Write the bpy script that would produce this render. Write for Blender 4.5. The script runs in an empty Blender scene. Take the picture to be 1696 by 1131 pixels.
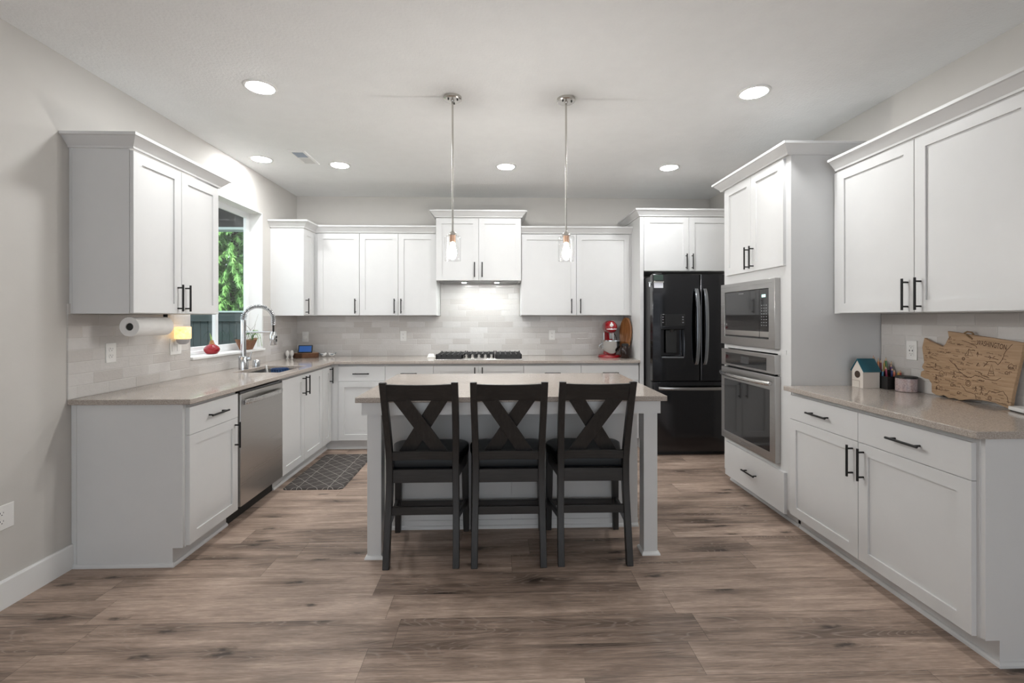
import bpy, bmesh, math, random
from mathutils import Vector, Matrix

random.seed(7)
S = bpy.context.scene
COL = S.collection
PI = math.pi

# ------------------------------------------------------------------ camera, world, exposure
CAM_H, FPX, YAW, ROLL, HORIZON = 1.3521, 758.47, 0.029, -0.0009, 526.13
cam_d = bpy.data.cameras.new('camera')
cam = bpy.data.objects.new('camera', cam_d)
COL.objects.link(cam)
cam_d.sensor_fit = 'HORIZONTAL'
cam_d.sensor_width = 36.0
cam_d.lens = 36.0 * FPX / 1696.0
cam_d.shift_y = (HORIZON - 565.5) / 1696.0
cam_d.clip_start = 0.05
cam_d.clip_end = 200
cam.matrix_world = (Matrix.Translation((0, 0, CAM_H)) @ Matrix.Rotation(-YAW, 4, 'Z')
                    @ Matrix.Rotation(PI / 2, 4, 'X') @ Matrix.Rotation(ROLL, 4, 'Z'))
S.camera = cam

W = bpy.data.worlds.new('sky')
S.world = W
W.use_nodes = True
bg = W.node_tree.nodes['Background']
bg.inputs['Color'].default_value = (0.86, 0.93, 1.0, 1)
bg.inputs['Strength'].default_value = 2.15

sun_d = bpy.data.lights.new('sun', 'SUN')
sun_d.energy = 5.0
sun_d.angle = 0.02
sun_d.color = (1.0, 0.95, 0.86)
sun = bpy.data.objects.new('sun', sun_d)
COL.objects.link(sun)
sun.rotation_euler = Vector((-0.62, 0.45, -0.80)).to_track_quat('-Z', 'Y').to_euler()
sun.location = (4, -4, 9)

CAN_W, BULB_W, HOOD_W = 10.6, 16.5, 2.6      # radiant power of each recessed light, pendant bulb, hood lamp
S.view_settings.view_transform = 'Standard'
S.view_settings.look = 'None'
S.view_settings.gamma = 1.0
S.view_settings.use_curve_mapping = False
S.view_settings.exposure = 0.0

XL, XR, YB, ZC = -2.312, 2.475, 5.314, 2.745
YR = -4.0                                    # the room goes on behind the camera and opens there

# ------------------------------------------------------------------ tags and hierarchy
def tag(o, label=None, cat=None, group=None, kind=None):
    if label: o['label'] = label
    if cat: o['category'] = cat
    if group: o['group'] = group
    if kind: o['kind'] = kind
    return o

def thing(name, label, cat, loc=(0, 0, 0), rz=0.0, group=None):
    o = bpy.data.objects.new(name, None)
    COL.objects.link(o)
    o.location = loc
    o.rotation_euler = (0, 0, rz)
    o.empty_display_size = 0.1
    return tag(o, label, cat, group)

def copy_tree(o, parent=None):
    c = o.copy()
    COL.objects.link(c)
    if parent: c.parent = parent
    for ch in list(o.children):
        copy_tree(ch, c)
    return c

def world_off(o):
    v = Vector((0, 0, 0))
    while o is not None:
        v = v + Vector(o.location)
        o = o.parent
    return v

# ------------------------------------------------------------------ mesh builder
class MB:
    def __init__(self):
        self.v = []; self.f = []
    def add(self, vs, fs):
        n = len(self.v)
        self.v += [tuple(p) for p in vs]
        self.f += [tuple(i + n for i in f) for f in fs]
        return self
    def box(self, a, b):
        x0, y0, z0 = (min(a[i], b[i]) for i in range(3))
        x1, y1, z1 = (max(a[i], b[i]) for i in range(3))
        return self.add([(x0, y0, z0), (x1, y0, z0), (x1, y1, z0), (x0, y1, z0), (x0, y0, z1), (x1, y0, z1), (x1, y1, z1), (x0, y1, z1)],
                        [(0, 3, 2, 1), (4, 5, 6, 7), (0, 1, 5, 4), (1, 2, 6, 5), (2, 3, 7, 6), (3, 0, 4, 7)])
    def loft(self, rings, cap=True, closed=False):
        n = len(rings[0]); vs = [p for r in rings for p in r]; fs = []
        m = len(rings)
        for i in range(m if closed else m - 1):
            j = (i + 1) % m
            for k in range(n):
                l = (k + 1) % n
                fs.append((i * n + k, i * n + l, j * n + l, j * n + k))
        if cap and not closed:
            fs.append(tuple(range(n - 1, -1, -1)))
            fs.append(tuple((m - 1) * n + k for k in range(n)))
        return self.add(vs, fs)
    def tube(self, pts, r, seg=10, cap=True, closed=False):
        pts = [Vector(p) for p in pts]
        rs = r if isinstance(r, (list, tuple)) else [r] * len(pts)
        rings = []; up = None
        for i, p in enumerate(pts):
            if closed:
                t = pts[(i + 1) % len(pts)] - pts[i - 1]
            else:
                t = (pts[min(i + 1, len(pts) - 1)] - pts[max(i - 1, 0)])
            t.normalize()
            if up is None:
                up = Vector((0, 0, 1)) if abs(t.z) < 0.9 else Vector((1, 0, 0))
            a = t.cross(up)
            if a.length < 1e-6: a = t.orthogonal()
            a.normalize(); b = t.cross(a).normalized(); up = -b if False else up
            up = b.cross(t) if False else a.cross(t)
            rings.append([tuple(p + rs[i] * (math.cos(2 * PI * k / seg) * a + math.sin(2 * PI * k / seg) * b)) for k in range(seg)])
        return self.loft(rings, cap, closed)
    def cyl(self, p, q, r, seg=16, r2=None):
        p, q = Vector(p), Vector(q)
        return self.tube([p, q], [r, r if r2 is None else r2], seg)
    def lathe(self, c, prof, seg=24, axis='z', sx=1.0, sy=1.0):
        rings = []
        for r, h in prof:
            ring = []
            for k in range(seg):
                a = 2 * PI * k / seg
                x, y = r * math.cos(a) * sx, r * math.sin(a) * sy
                if axis == 'z': ring.append((c[0] + x, c[1] + y, c[2] + h))
                elif axis == 'y': ring.append((c[0] + x, c[1] + h, c[2] + y))
                else: ring.append((c[0] + h, c[1] + x, c[2] + y))
            rings.append(ring)
        return self.loft(rings, True)
    def prism(self, poly, a, b, plane='xy'):
        def P(u, v, w):
            return {'xy': (u, v, w), 'xz': (u, w, v), 'yz': (w, u, v)}[plane]
        return self.loft([[P(u, v, a) for u, v in poly], [P(u, v, b) for u, v in poly]])
    def build(self, name, mat, parent=None, world=True, bevel=0.0, seg=2, smooth=38, rot=None, origin=None, subsurf=0):
        off = Vector((0, 0, 0))
        if parent is not None and world:
            off = world_off(parent)
        o_loc = Vector((0, 0, 0))
        if parent is None:
            if origin is None:
                xs = [p[0] for p in self.v]; ys = [p[1] for p in self.v]; zs = [p[2] for p in self.v]
                o_loc = Vector(((min(xs) + max(xs)) / 2, (min(ys) + max(ys)) / 2, min(zs)))
            else:
                o_loc = Vector(origin)
            off = o_loc
        me = bpy.data.meshes.new(name)
        me.from_pydata([tuple(Vector(p) - off) for p in self.v], [], self.f)
        bm = bmesh.new(); bm.from_mesh(me)
        bmesh.ops.recalc_face_normals(bm, faces=bm.faces[:])
        bm.to_mesh(me); bm.free()
        if smooth:
            for p in me.polygons: p.use_smooth = True
            me.set_sharp_from_angle(angle=math.radians(smooth))
        me.materials.append(mat)
        o = bpy.data.objects.new(name, me)
        COL.objects.link(o)
        if parent is not None: o.parent = parent
        else: o.location = o_loc
        if bevel > 0:
            m = o.modifiers.new('edge', 'BEVEL'); m.width = bevel; m.segments = seg
            m.limit_method = 'ANGLE'; m.angle_limit = math.radians(40)
            m.harden_normals = False
        if subsurf:
            m = o.modifiers.new('sub', 'SUBSURF'); m.levels = subsurf; m.render_levels = subsurf
        return o

class Frame:
    """A cabinet front: origin, u to the viewer's right, z up, n out towards the viewer."""
    def __init__(self, o, u, n):
        self.o = Vector(o); self.u = Vector(u); self.n = Vector(n); self.z = Vector((0, 0, 1))
    def __call__(self, a, b, c):
        return tuple(self.o + self.u * a + self.z * b + self.n * c)
    def box(self, mb, a0, b0, c0, a1, b1, c1):
        mb.box(self(a0, b0, c0), self(a1, b1, c1)); return mb
FL = lambda x, y=0.0, z=0.0: Frame((x, y, z), (0, 1, 0), (1, 0, 0))     # fronts along the left wall
FB = lambda y, x=0.0, z=0.0: Frame((x, y, z), (1, 0, 0), (0, -1, 0))    # fronts along the back wall
FR = lambda x, y=0.0, z=0.0: Frame((x, y, z), (0, -1, 0), (-1, 0, 0))   # fronts along the right wall

# ------------------------------------------------------------------ node materials
class NT:
    def __init__(self, name):
        self.m = bpy.data.materials.new(name); self.m.use_nodes = True
        self.t = self.m.node_tree; self.b = self.t.nodes['Principled BSDF']
        self.out = self.t.nodes['Material Output']
    def n(self, typ, **k):
        nd = self.t.nodes.new(typ)
        for a, v in k.items(): setattr(nd, a, v)
        return nd
    def put(self, sock, v):
        if isinstance(v, bpy.types.NodeSocket): self.t.links.new(v, sock)
        else:
            if sock.type == 'RGBA' and len(v) == 3: v = (*v, 1)
            sock.default_value = v
    def math(self, op, a, b=None, c=None):
        nd = self.n('ShaderNodeMath', operation=op)
        for i, v in enumerate((a, b, c)):
            if v is not None: self.put(nd.inputs[i], v)
        return nd.outputs[0]
    def xyz(self):
        g = self.n('ShaderNodeNewGeometry'); s = self.n('ShaderNodeSeparateXYZ')
        self.t.links.new(g.outputs['Position'], s.inputs[0])
        return s.outputs[0], s.outputs[1], s.outputs[2]
    def obj(self):
        g = self.n('ShaderNodeTexCoord'); s = self.n('ShaderNodeSeparateXYZ')
        self.t.links.new(g.outputs['Object'], s.inputs[0])
        return s.outputs[0], s.outputs[1], s.outputs[2]
    def vec(self, x, y, z=0.0):
        c = self.n('ShaderNodeCombineXYZ')
        for i, v in enumerate((x, y, z)): self.put(c.inputs[i], v)
        return c.outputs[0]
    def noise(self, vec, scale, detail=3.0, rough=0.55, dist=0.0):
        nd = self.n('ShaderNodeTexNoise')
        self.put(nd.inputs['Vector'], vec); nd.inputs['Scale'].default_value = scale
        nd.inputs['Detail'].default_value = detail; nd.inputs['Roughness'].default_value = rough
        nd.inputs['Distortion'].default_value = dist
        return nd.outputs['Fac']
    def white(self, a, b=0.0):
        nd = self.n('ShaderNodeTexWhiteNoise', noise_dimensions='2D')
        self.put(nd.inputs['Vector'], self.vec(a, b)); return nd.outputs['Value']
    def ramp(self, fac, stops, interp='LINEAR'):
        nd = self.n('ShaderNodeValToRGB'); cr = nd.color_ramp; cr.interpolation = interp
        while len(cr.elements) < len(stops): cr.elements.new(0.5)
        for e, (p, c) in zip(cr.elements, stops):
            e.position = p; e.color = (*c, 1) if len(c) == 3 else c
        self.put(nd.inputs[0], fac); return nd.outputs[0]
    def mix(self, fac, a, b, mode='MIX'):
        nd = self.n('ShaderNodeMix', data_type='RGBA', blend_type=mode)
        self.put(nd.inputs[0], fac); self.put(nd.inputs[6], a); self.put(nd.inputs[7], b)
        return nd.outputs[2]
    def mapr(self, v, a, b, c, d):
        nd = self.n('ShaderNodeMapRange')
        for i, q in enumerate((v, a, b, c, d)): self.put(nd.inputs[i], q)
        return nd.outputs[0]
    def bump(self, h, strength, dist=0.01):
        nd = self.n('ShaderNodeBump'); nd.inputs['Strength'].default_value = strength
        nd.inputs['Distance'].default_value = dist
        self.put(nd.inputs['Height'], h); self.t.links.new(nd.outputs[0], self.b.inputs['Normal'])
    def set(self, **k):
        for a, v in k.items():
            self.put(self.b.inputs[a.replace('_', ' ')], v)
        return self

def plain(name, col, rough=0.5, metal=0.0, spec=0.5, bump=None, coat=0.0, var=0.04):
    """Painted, moulded or metal surface with a little unevenness in its colour and gloss."""
    t = NT(name); x, y, z = t.obj(); v = t.vec(x, y, z)
    nz = t.noise(v, 9.0, 4.0)
    c = t.mix(t.mapr(nz, 0.3, 0.7, 0.0, 1.0), tuple(q * (1 - var) for q in col), tuple(min(1, q * (1 + var)) for q in col))
    t.set(Base_Color=c, Roughness=t.mapr(nz, 0.3, 0.7, rough * 0.93, min(1, rough * 1.07)), Metallic=metal, Coat_Weight=coat)
    t.b.inputs['Specular IOR Level'].default_value = spec
    if bump: t.bump(t.noise(v, bump[0], 4.0), bump[1], bump[2])
    return t.m

def emis(name, col, strength, base=0.8):
    t = NT(name); t.set(Base_Color=(base, base, base), Emission_Color=col, Emission_Strength=strength)
    return t.m

def brushed(name, col, rough=0.32, axis=2, var=0.08, scale=260.0):
    t = NT(name); p = list(t.xyz())
    p = [t.math('MULTIPLY', q, 1.0 if i == axis else scale) for i, q in enumerate(p)]
    nz = t.noise(t.vec(*p), 1.0, 3.0)
    c = t.mix(nz, tuple(q * (1 - var) for q in col), tuple(min(1, q * (1 + var)) for q in col))
    t.set(Base_Color=c, Roughness=t.mapr(nz, 0.2, 0.8, rough * 0.85, rough * 1.2), Metallic=1.0)
    return t.m

def tile_mat(name, axis):
    t = NT(name); p = t.xyz(); u, v = p[axis], t.math('SUBTRACT', p[2], 0.915)
    w, h = 0.203, 0.0655
    r = t.math('DIVIDE', v, h); row = t.math('FLOOR', r)
    us = t.math('ADD', t.math('DIVIDE', u, w), t.math('MULTIPLY', t.white(row, 3.0), 0.8))
    us = t.math('ADD', us, t.math('MULTIPLY', t.math('MODULO', t.math('ADD', row, 40.0), 2.0), 0.5))
    colm = t.math('FLOOR', us)
    rnd = t.white(t.math('ADD', row, 17.0), t.math('ADD', colm, 31.0))
    fu, fv = t.math('FRACT', us), t.math('FRACT', r)
    du = t.math('MULTIPLY', t.math('MINIMUM', fu, t.math('SUBTRACT', 1.0, fu)), w)
    dv = t.math('MULTIPLY', t.math('MINIMUM', fv, t.math('SUBTRACT', 1.0, fv)), h)
    d = t.math('MINIMUM', du, dv)
    grout = t.math('LESS_THAN', d, 0.0011)
    base = t.ramp(rnd, [(0.0, (0.535, 0.503, 0.478)), (0.35, (0.588, 0.562, 0.54)), (0.7, (0.618, 0.595, 0.576)), (1.0, (0.655, 0.634, 0.617))])
    pos = t.vec(*p)
    mott = t.noise(pos, 26.0, 3.0)
    base = t.mix(t.mapr(mott, 0.3, 0.7, 0.0, 0.22), base, (0.53, 0.51, 0.495))
    t.set(Base_Color=t.mix(grout, base, (0.60, 0.58, 0.56)), Roughness=t.mapr(grout, 0, 1, 0.13, 0.7))
    wav = t.noise(pos, 62.0, 2.0, 0.5)
    tilt = t.math('MULTIPLY', t.math('SUBTRACT', fu, 0.5), t.math('SUBTRACT', rnd, 0.5))
    hgt = t.math('ADD', t.math('MULTIPLY', wav, 0.55), t.math('MULTIPLY', t.math('MINIMUM', d, 0.004), 150.0))
    hgt = t.math('ADD', hgt, t.math('MULTIPLY', tilt, 0.8))
    t.bump(hgt, 0.42, 0.006)
    return t.m

def floor_mat():
    t = NT('oak_planks'); x, y, z = t.xyz()
    PW, PL = 0.18, 1.32
    r = t.math('DIVIDE', t.math('SUBTRACT', y, 2.07), PW); row = t.math('FLOOR', r)
    xs = t.math('ADD', t.math('DIVIDE', x, PL), t.math('MULTIPLY', t.white(row, 9.0), 6.0))
    colm = t.math('FLOOR', xs)
    idn = t.white(t.math('ADD', row, 5.0), t.math('ADD', colm, 71.0))
    id2 = t.white(t.math('ADD', row, 55.0), t.math('ADD', colm, 11.0))
    fu, fv = t.math('FRACT', xs), t.math('FRACT', r)
    du = t.math('MULTIPLY', t.math('MINIMUM', fu, t.math('SUBTRACT', 1.0, fu)), PL)
    dv = t.math('MULTIPLY', t.math('MINIMUM', fv, t.math('SUBTRACT', 1.0, fv)), PW)
    seam = t.math('LESS_THAN', t.math('MINIMUM', du, dv), 0.0010)
    ox = t.math('ADD', x, t.math('MULTIPLY', idn, 37.0)); oy = t.math('ADD', y, t.math('MULTIPLY', id2, 23.0))
    # broad tonal drift, streaks, fine pores
    broad = t.noise(t.vec(t.math('MULTIPLY', ox, 0.9), t.math('MULTIPLY', oy, 7.5)), 1.5, 3.0, 0.55, 0.5)
    streak = t.noise(t.vec(t.math('MULTIPLY', ox, 1.3), t.math('MULTIPLY', oy, 26.0)), 2.6, 6.0, 0.65, 0.6)
    pores = t.noise(t.vec(t.math('MULTIPLY', ox, 9.0), t.math('MULTIPLY', oy, 170.0)), 2.0, 3.0, 0.6)
    # cathedral figure: contour lines of a stretched noise
    cth = t.noise(t.vec(t.math('MULTIPLY', ox, 0.8), t.math('MULTIPLY', oy, 5.6)), 1.35, 2.0, 0.45, 0.35)
    rings = t.math('ABSOLUTE', t.math('SUBTRACT', t.math('FRACT', t.math('MULTIPLY', cth, 34.0)), 0.5))
    line = t.mapr(rings, 0.0, 0.16, 1.0, 0.0)
    # knots
    vor = t.n('ShaderNodeTexVoronoi', voronoi_dimensions='2D')
    wob = t.math('MULTIPLY', t.math('SUBTRACT', t.noise(t.vec(ox, oy), 14.0, 3.0), 0.5), 0.22)
    t.put(vor.inputs['Vector'], t.vec(t.math('ADD', t.math('MULTIPLY', ox, 1.55), wob), t.math('ADD', t.math('MULTIPLY', oy, 5.6), wob)))
    vor.inputs['Scale'].default_value = 1.0
    sc = t.n('ShaderNodeSeparateColor'); t.t.links.new(vor.outputs['Color'], sc.inputs[0])
    has = t.math('GREATER_THAN', sc.outputs[0], 0.30)
    halo = t.math('MULTIPLY', t.mapr(vor.outputs['Distance'], 0.03, 0.42, 1.0, 0.0), has)
    core = t.math('MULTIPLY', t.mapr(vor.outputs['Distance'], 0.015, 0.085, 1.0, 0.0), has)
    halo = t.math('POWER', t.math('MAXIMUM', halo, 0.0), 1.7)
    tone = t.math('ADD', t.math('MULTIPLY', t.mapr(broad, 0.28, 0.72, 0.0, 1.0), 0.46), t.math('MULTIPLY', t.mapr(streak, 0.32, 0.68, 0.0, 1.0), 0.34))
    tone = t.math('ADD', tone, t.math('MULTIPLY', idn, 0.30))
    tone = t.math('SUBTRACT', tone, t.math('MULTIPLY', halo, 0.27))
    col = t.ramp(tone, [(0.10, (0.105, 0.072, 0.055)), (0.34, (0.24, 0.172, 0.134)), (0.58, (0.44, 0.323, 0.256)), (0.85, (0.63, 0.485, 0.395))])
    darkside = t.mapr(tone, 0.30, 0.65, 0.55, 0.05)
    col = t.mix(t.math('MULTIPLY', line, darkside), col, (0.46, 0.38, 0.325))
    col = t.mix(t.mapr(pores, 0.42, 0.62, 0.34, 0.0), col, (0.11, 0.083, 0.068))
    col = t.mix(t.math('MULTIPLY', core, 0.82), col, (0.035, 0.026, 0.021))
    col = t.mix(t.math('MULTIPLY', seam, 0.6), col, (0.05, 0.038, 0.03))
    t.set(Base_Color=col, Roughness=t.mapr(streak, 0.3, 0.7, 0.42, 0.56))
    t.b.inputs['Specular IOR Level'].default_value = 0.35
    h = t.math('SUBTRACT', t.math('MULTIPLY', pores, 0.3), t.math('MULTIPLY', seam, 1.0))
    t.bump(h, 0.22, 0.002)
    return t.m

def quartz_mat(name='quartz'):
    t = NT(name); v = t.vec(*t.xyz())
    a = t.noise(v, 190.0, 2.0, 0.7); b = t.noise(v, 420.0, 1.0); c = t.noise(v, 7.0, 3.0)
    col = t.ramp(a, [(0.30, (0.23, 0.20, 0.175)), (0.46, (0.385, 0.335, 0.295)), (0.60, (0.445, 0.392, 0.348)), (0.72, (0.58, 0.53, 0.485))])
    col = t.mix(t.math('MULTIPLY', t.math('GREATER_THAN', b, 0.69), 0.8), col, (0.07, 0.06, 0.055))
    col = t.mix(t.mapr(c, 0.35, 0.65, 0.0, 0.14), col, (0.42, 0.37, 0.33))
    t.set(Base_Color=col, Roughness=0.10)
    return t.m

def grain_mat(name, cols, axis=2, rough=0.5, scale=(30.0, 2.0), coat=0.0, spec=0.4):
    """Wood grain running along one local axis."""
    t = NT(name); p = list(t.obj())
    p = [t.math('MULTIPLY', q, scale[1] if i == axis else scale[0]) for i, q in enumerate(p)]
    nz = t.noise(t.vec(*p), 1.6, 6.0, 0.6, 0.8)
    fine = t.noise(t.vec(*[t.math('MULTIPLY', q, 6.0) for q in p]), 1.0, 3.0)
    f = t.math('ADD', t.math('MULTIPLY', nz, 0.75), t.math('MULTIPLY', fine, 0.25))
    t.set(Base_Color=t.ramp(f, [(0.3, cols[0]), (0.5, cols[1]), (0.7, cols[2])]), Roughness=rough, Coat_Weight=coat)
    t.b.inputs['Specular IOR Level'].default_value = spec
    t.bump(f, 0.12, 0.002)
    return t.m

def glass_mat(name, tint=(1, 1, 1), base=0.0):
    """Thin clear pane: see-through with a Fresnel reflection."""
    t = NT(name)
    tr = t.n('ShaderNodeBsdfTransparent'); tr.inputs[0].default_value = (*tint, 1)
    gl = t.n('ShaderNodeBsdfGlossy'); gl.inputs['Roughness'].default_value = 0.02
    fr = t.n('ShaderNodeFresnel'); fr.inputs[0].default_value = 1.45
    mx = t.n('ShaderNodeMixShader')
    ge = t.n('ShaderNodeNewGeometry')           # reflect at the front surface only
    t.put(mx.inputs[0], t.math('MULTIPLY', t.math('ADD', t.math('MULTIPLY', fr.outputs[0], 0.9), base), t.math('SUBTRACT', 1.0, ge.outputs['Backfacing'])))
    t.t.links.new(tr.outputs[0], mx.inputs[1]); t.t.links.new(gl.outputs[0], mx.inputs[2])
    t.t.links.new(mx.outputs[0], t.out.inputs['Surface'])
    return t.m

M = {}
M['wall'] = plain('greige_wall', (0.575, 0.553, 0.523), 0.75, bump=(190.0, 0.10, 0.003), var=0.015)
M['ceiling'] = plain('ceiling_paint', (0.83, 0.836, 0.834), 0.85, bump=(62.0, 0.5, 0.007), var=0.015)
M['cab'] = plain('white_cabinet', (0.662, 0.660, 0.656), 0.36, var=0.012)
M['inner'] = plain('cabinet_inner_panel', (0.62, 0.61, 0.60), 0.5, var=0.02)  # slightly greyer than the doors, for the sink cabinet's bottom panel
M['trim'] = plain('white_trim', (0.80, 0.80, 0.79), 0.4, var=0.012)
M['vinyl'] = plain('white_vinyl', (0.80, 0.82, 0.83), 0.35, var=0.012)
M['floor'] = floor_mat()
M['quartz'] = quartz_mat()
M['tileL'] = tile_mat('glazed_tile_side', 1)
M['tileB'] = tile_mat('glazed_tile_back', 0)
M['steel'] = brushed('stainless_steel', (0.50, 0.485, 0.465), 0.30, axis=1)
M['steelx'] = brushed('stainless_steel_wide', (0.60, 0.585, 0.565), 0.26, axis=0)
M['chrome'] = plain('chrome', (0.66, 0.68, 0.70), 0.12, 1.0, var=0.02)
M['nickel'] = plain('brushed_nickel', (0.58, 0.56, 0.53), 0.26, 1.0)
M['blackmetal'] = plain('black_handle', (0.012, 0.011, 0.011), 0.45, spec=0.3)
M['blacksteel'] = brushed('black_stainless', (0.062, 0.062, 0.066), 0.14, axis=0, var=0.05)
M['blacksteel_handle'] = brushed('black_stainless_handle', (0.33, 0.345, 0.37), 0.22, axis=2, var=0.05)
M['blackglass'] = plain('black_glass', (0.012, 0.012, 0.013), 0.05, var=0.0, spec=0.75)
M['blackplastic'] = plain('black_plastic', (0.012, 0.012, 0.012), 0.5)
M['iron'] = plain('cast_iron', (0.022, 0.022, 0.023), 0.55, bump=(300.0, 0.1, 0.001))
M['chair'] = grain_mat('charcoal_wood', ((0.013, 0.012, 0.0115), (0.021, 0.0195, 0.0188), (0.033, 0.030, 0.029)), 2, 0.40, (38.0, 2.5), spec=0.5)
M['chairx'] = grain_mat('charcoal_wood_rail', ((0.013, 0.012, 0.0115), (0.021, 0.0195, 0.0188), (0.033, 0.030, 0.029)), 0, 0.40, (38.0, 2.5), spec=0.5)
M['leather'] = plain('black_leather', (0.0055, 0.007, 0.009), 0.42, spec=0.3, bump=(160.0, 0.18, 0.002))
M['plate'] = plain('white_plastic', (0.80, 0.79, 0.77), 0.35)
M['slot'] = plain('dark_slot', (0.03, 0.03, 0.03), 0.6)
M['paper'] = plain('paper_towel', (0.80, 0.785, 0.765), 0.9, bump=(120.0, 0.2, 0.003))
M['copper'] = plain('copper_socket', (0.62, 0.40, 0.29), 0.3, 1.0)
M['glass'] = glass_mat('window_glass')
M['shade'] = glass_mat('clear_shade_glass', (0.985, 0.985, 0.985), 0.035)
# ------------------------------------------------------------------ the room
WT = 0.176
def struct(o, label=None):
    return tag(o, label, None, None, 'structure')

mb = MB().box((XL - WT, YR, -0.12), (XR + WT, YB + WT, 0.0)); struct(mb.build('floor', M['floor'], smooth=0))
mb = MB().box((XL - WT, YR, ZC), (XR + WT, YB + WT, ZC + 0.15)); struct(mb.build('ceiling', M['ceiling'], smooth=0))
WY0, WY1, WZ0, WZ1 = 3.492, 4.556, 1.036, 2.378
def wall_with_hole(x0, x1):
    ys = [YR, WY0, WY1, YB + WT]; zs = [0.0, WZ0, WZ1, ZC]
    v, f = [], []
    for x in (x0, x1):
        for z in zs:
            for y in ys: v.append((x, y, z))
    I = lambda s, i, j: s * 16 + j * 4 + i
    for j in range(3):
        for i in range(3):
            if i == 1 and j == 1: continue
            f.append((I(1, i, j), I(1, i + 1, j), I(1, i + 1, j + 1), I(1, i, j + 1)))
            f.append((I(0, i, j), I(0, i, j + 1), I(0, i + 1, j + 1), I(0, i + 1, j)))
    hole = [(1, 1), (2, 1), (2, 2), (1, 2)]
    for k in range(4):
        a, b = hole[k], hole[(k + 1) % 4]
        f.append((I(0, *a), I(0, *b), I(1, *b), I(1, *a)))
    outer = [(i, 0) for i in range(4)] + [(3, j) for j in range(1, 4)] + [(i, 3) for i in (2, 1, 0)] + [(0, j) for j in (2, 1)]
    for k in range(len(outer)):
        a, b = outer[k], outer[(k + 1) % len(outer)]
        f.append((I(0, *a), I(1, *a), I(1, *b), I(0, *b)))
    return MB().add(v, f)
struct(wall_with_hole(XL - WT, XL).build('wall_left', M['wall'], smooth=0))
struct(MB().box((XL, YB, 0), (XR, YB + WT, ZC)).build('wall_back', M['wall'], smooth=0))
struct(MB().box((XR, YR, 0), (XR + WT, YB + WT, ZC)).build('wall_right', M['wall'], smooth=0))
def base_board(name, x, nx, y0, y1):
    pr = [(0, 0), (0.014, 0), (0.014, 0.124), (0.010, 0.132), (0, 0.132)]
    struct(MB().prism([(x + nx * a, b) for a, b in pr], y0, y1, 'xz').build(name, M['trim'], smooth=0))
base_board('baseboard_left', XL, 1, YR, 2.543)
base_board('baseboard_right', XR, -1, YR, 1.70)

# window in the left wall: drywall reveal, white slider frame, sill
FXO = XL - 0.172
win = struct(bpy.data.objects.new('window_1', None)); COL.objects.link(win); win.location = (FXO, (WY0 + WY1) / 2, WZ0)
def ring(mb, x0, x1, y0, y1, z0, z1, w):
    """A rectangular frame of width w as one closed loop."""
    rings = []
    for (a, b, sa, sb) in ((y0, z0, 1, 1), (y1, z0, -1, 1), (y1, z1, -1, -1), (y0, z1, 1, -1)):
        rings.append([(x0, a, b), (x1, a, b), (x1, a + sa * w, b + sb * w), (x0, a + sa * w, b + sb * w)])
    return mb.loft(rings, False, True)
ring(MB(), FXO, FXO + 0.05, WY0 + 0.001, WY1 - 0.001, WZ0 + 0.022, WZ1 - 0.001, 0.026).build('window_frame', M['vinyl'], win, bevel=0.004)
ymid = 4.045
for y0, y1, dx in ((WY0 + 0.024, ymid + 0.028, 0.003), (ymid - 0.028, WY1 - 0.024, 0.026)):
    sash = ring(MB(), FXO + dx, FXO + dx + 0.022, y0, y1, WZ0 + 0.046, WZ1 - 0.025, 0.036).build('sash', M['vinyl'], win, bevel=0.003)
    MB().box((FXO + dx + 0.010, y0 + 0.032, WZ0 + 0.078), (FXO + dx + 0.015, y1 - 0.032, WZ1 - 0.057)).build('pane', M['glass'], sash, smooth=0)
MB().box((FXO + 0.001, WY0 + 0.001, WZ0 + 0.001), (XL + 0.028, WY1 - 0.001, WZ0 + 0.021)).build('window_sill', M['trim'], win, bevel=0.003)

for nm, a, b in (('jamb_face', (FXO + .0505, WY1 - .010, WZ0 + .0215), (XL - .0005, WY1 - .001, WZ1 - .001)), ('jamb_face', (FXO + .0505, WY0 + .001, WZ0 + .0215), (XL - .0005, WY0 + .010, WZ1 - .001)), ('head_face', (FXO + .0505, WY0 + .0105, WZ1 - .010), (XL - .0005, WY1 - .0105, WZ1 - .001))):
    MB().box(a, b).build(nm, M['trim'], win, smooth=0)  # thin white faces on the drywall reveal, paler than the wall paint

# glazed tile backsplashes
t_ = 0.008
def splash(boxes, mat, label):
    mb = MB()
    for a, b in boxes: mb.box(a, b)
    o = mb.build('tile_backsplash', mat, smooth=0)
    return tag(o, label, 'backsplash', None)
CT = 0.9145
splash([((XL, 2.52, CT), (XL + t_, 2.534, 1.43)), ((XL, 2.534, CT), (XL + t_, WY0, 1.374)), ((XL, WY0, CT), (XL + t_, WY1, WZ0 - 0.001)), ((XL, WY1, CT), (XL + t_, YB - t_ - 0.001, 1.374))],
       M['tileL'], 'handmade-look pale tile backsplash on the window wall behind the sink')
splash([((XL, YB - t_, CT), (-0.670, YB, 1.374)), ((-0.670, YB - t_, CT), (0.243, YB, 1.748)), ((0.243, YB - t_, CT), (1.455, YB, 1.374))],
       M['tileB'], 'glossy pale tile backsplash on the back wall rising behind the gas cooktop')
splash([((XR - t_, 1.60, CT), (XR, 2.885, 1.374))], M['tileL'], 'pale tile backsplash on the right wall behind the wooden map board')

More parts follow.
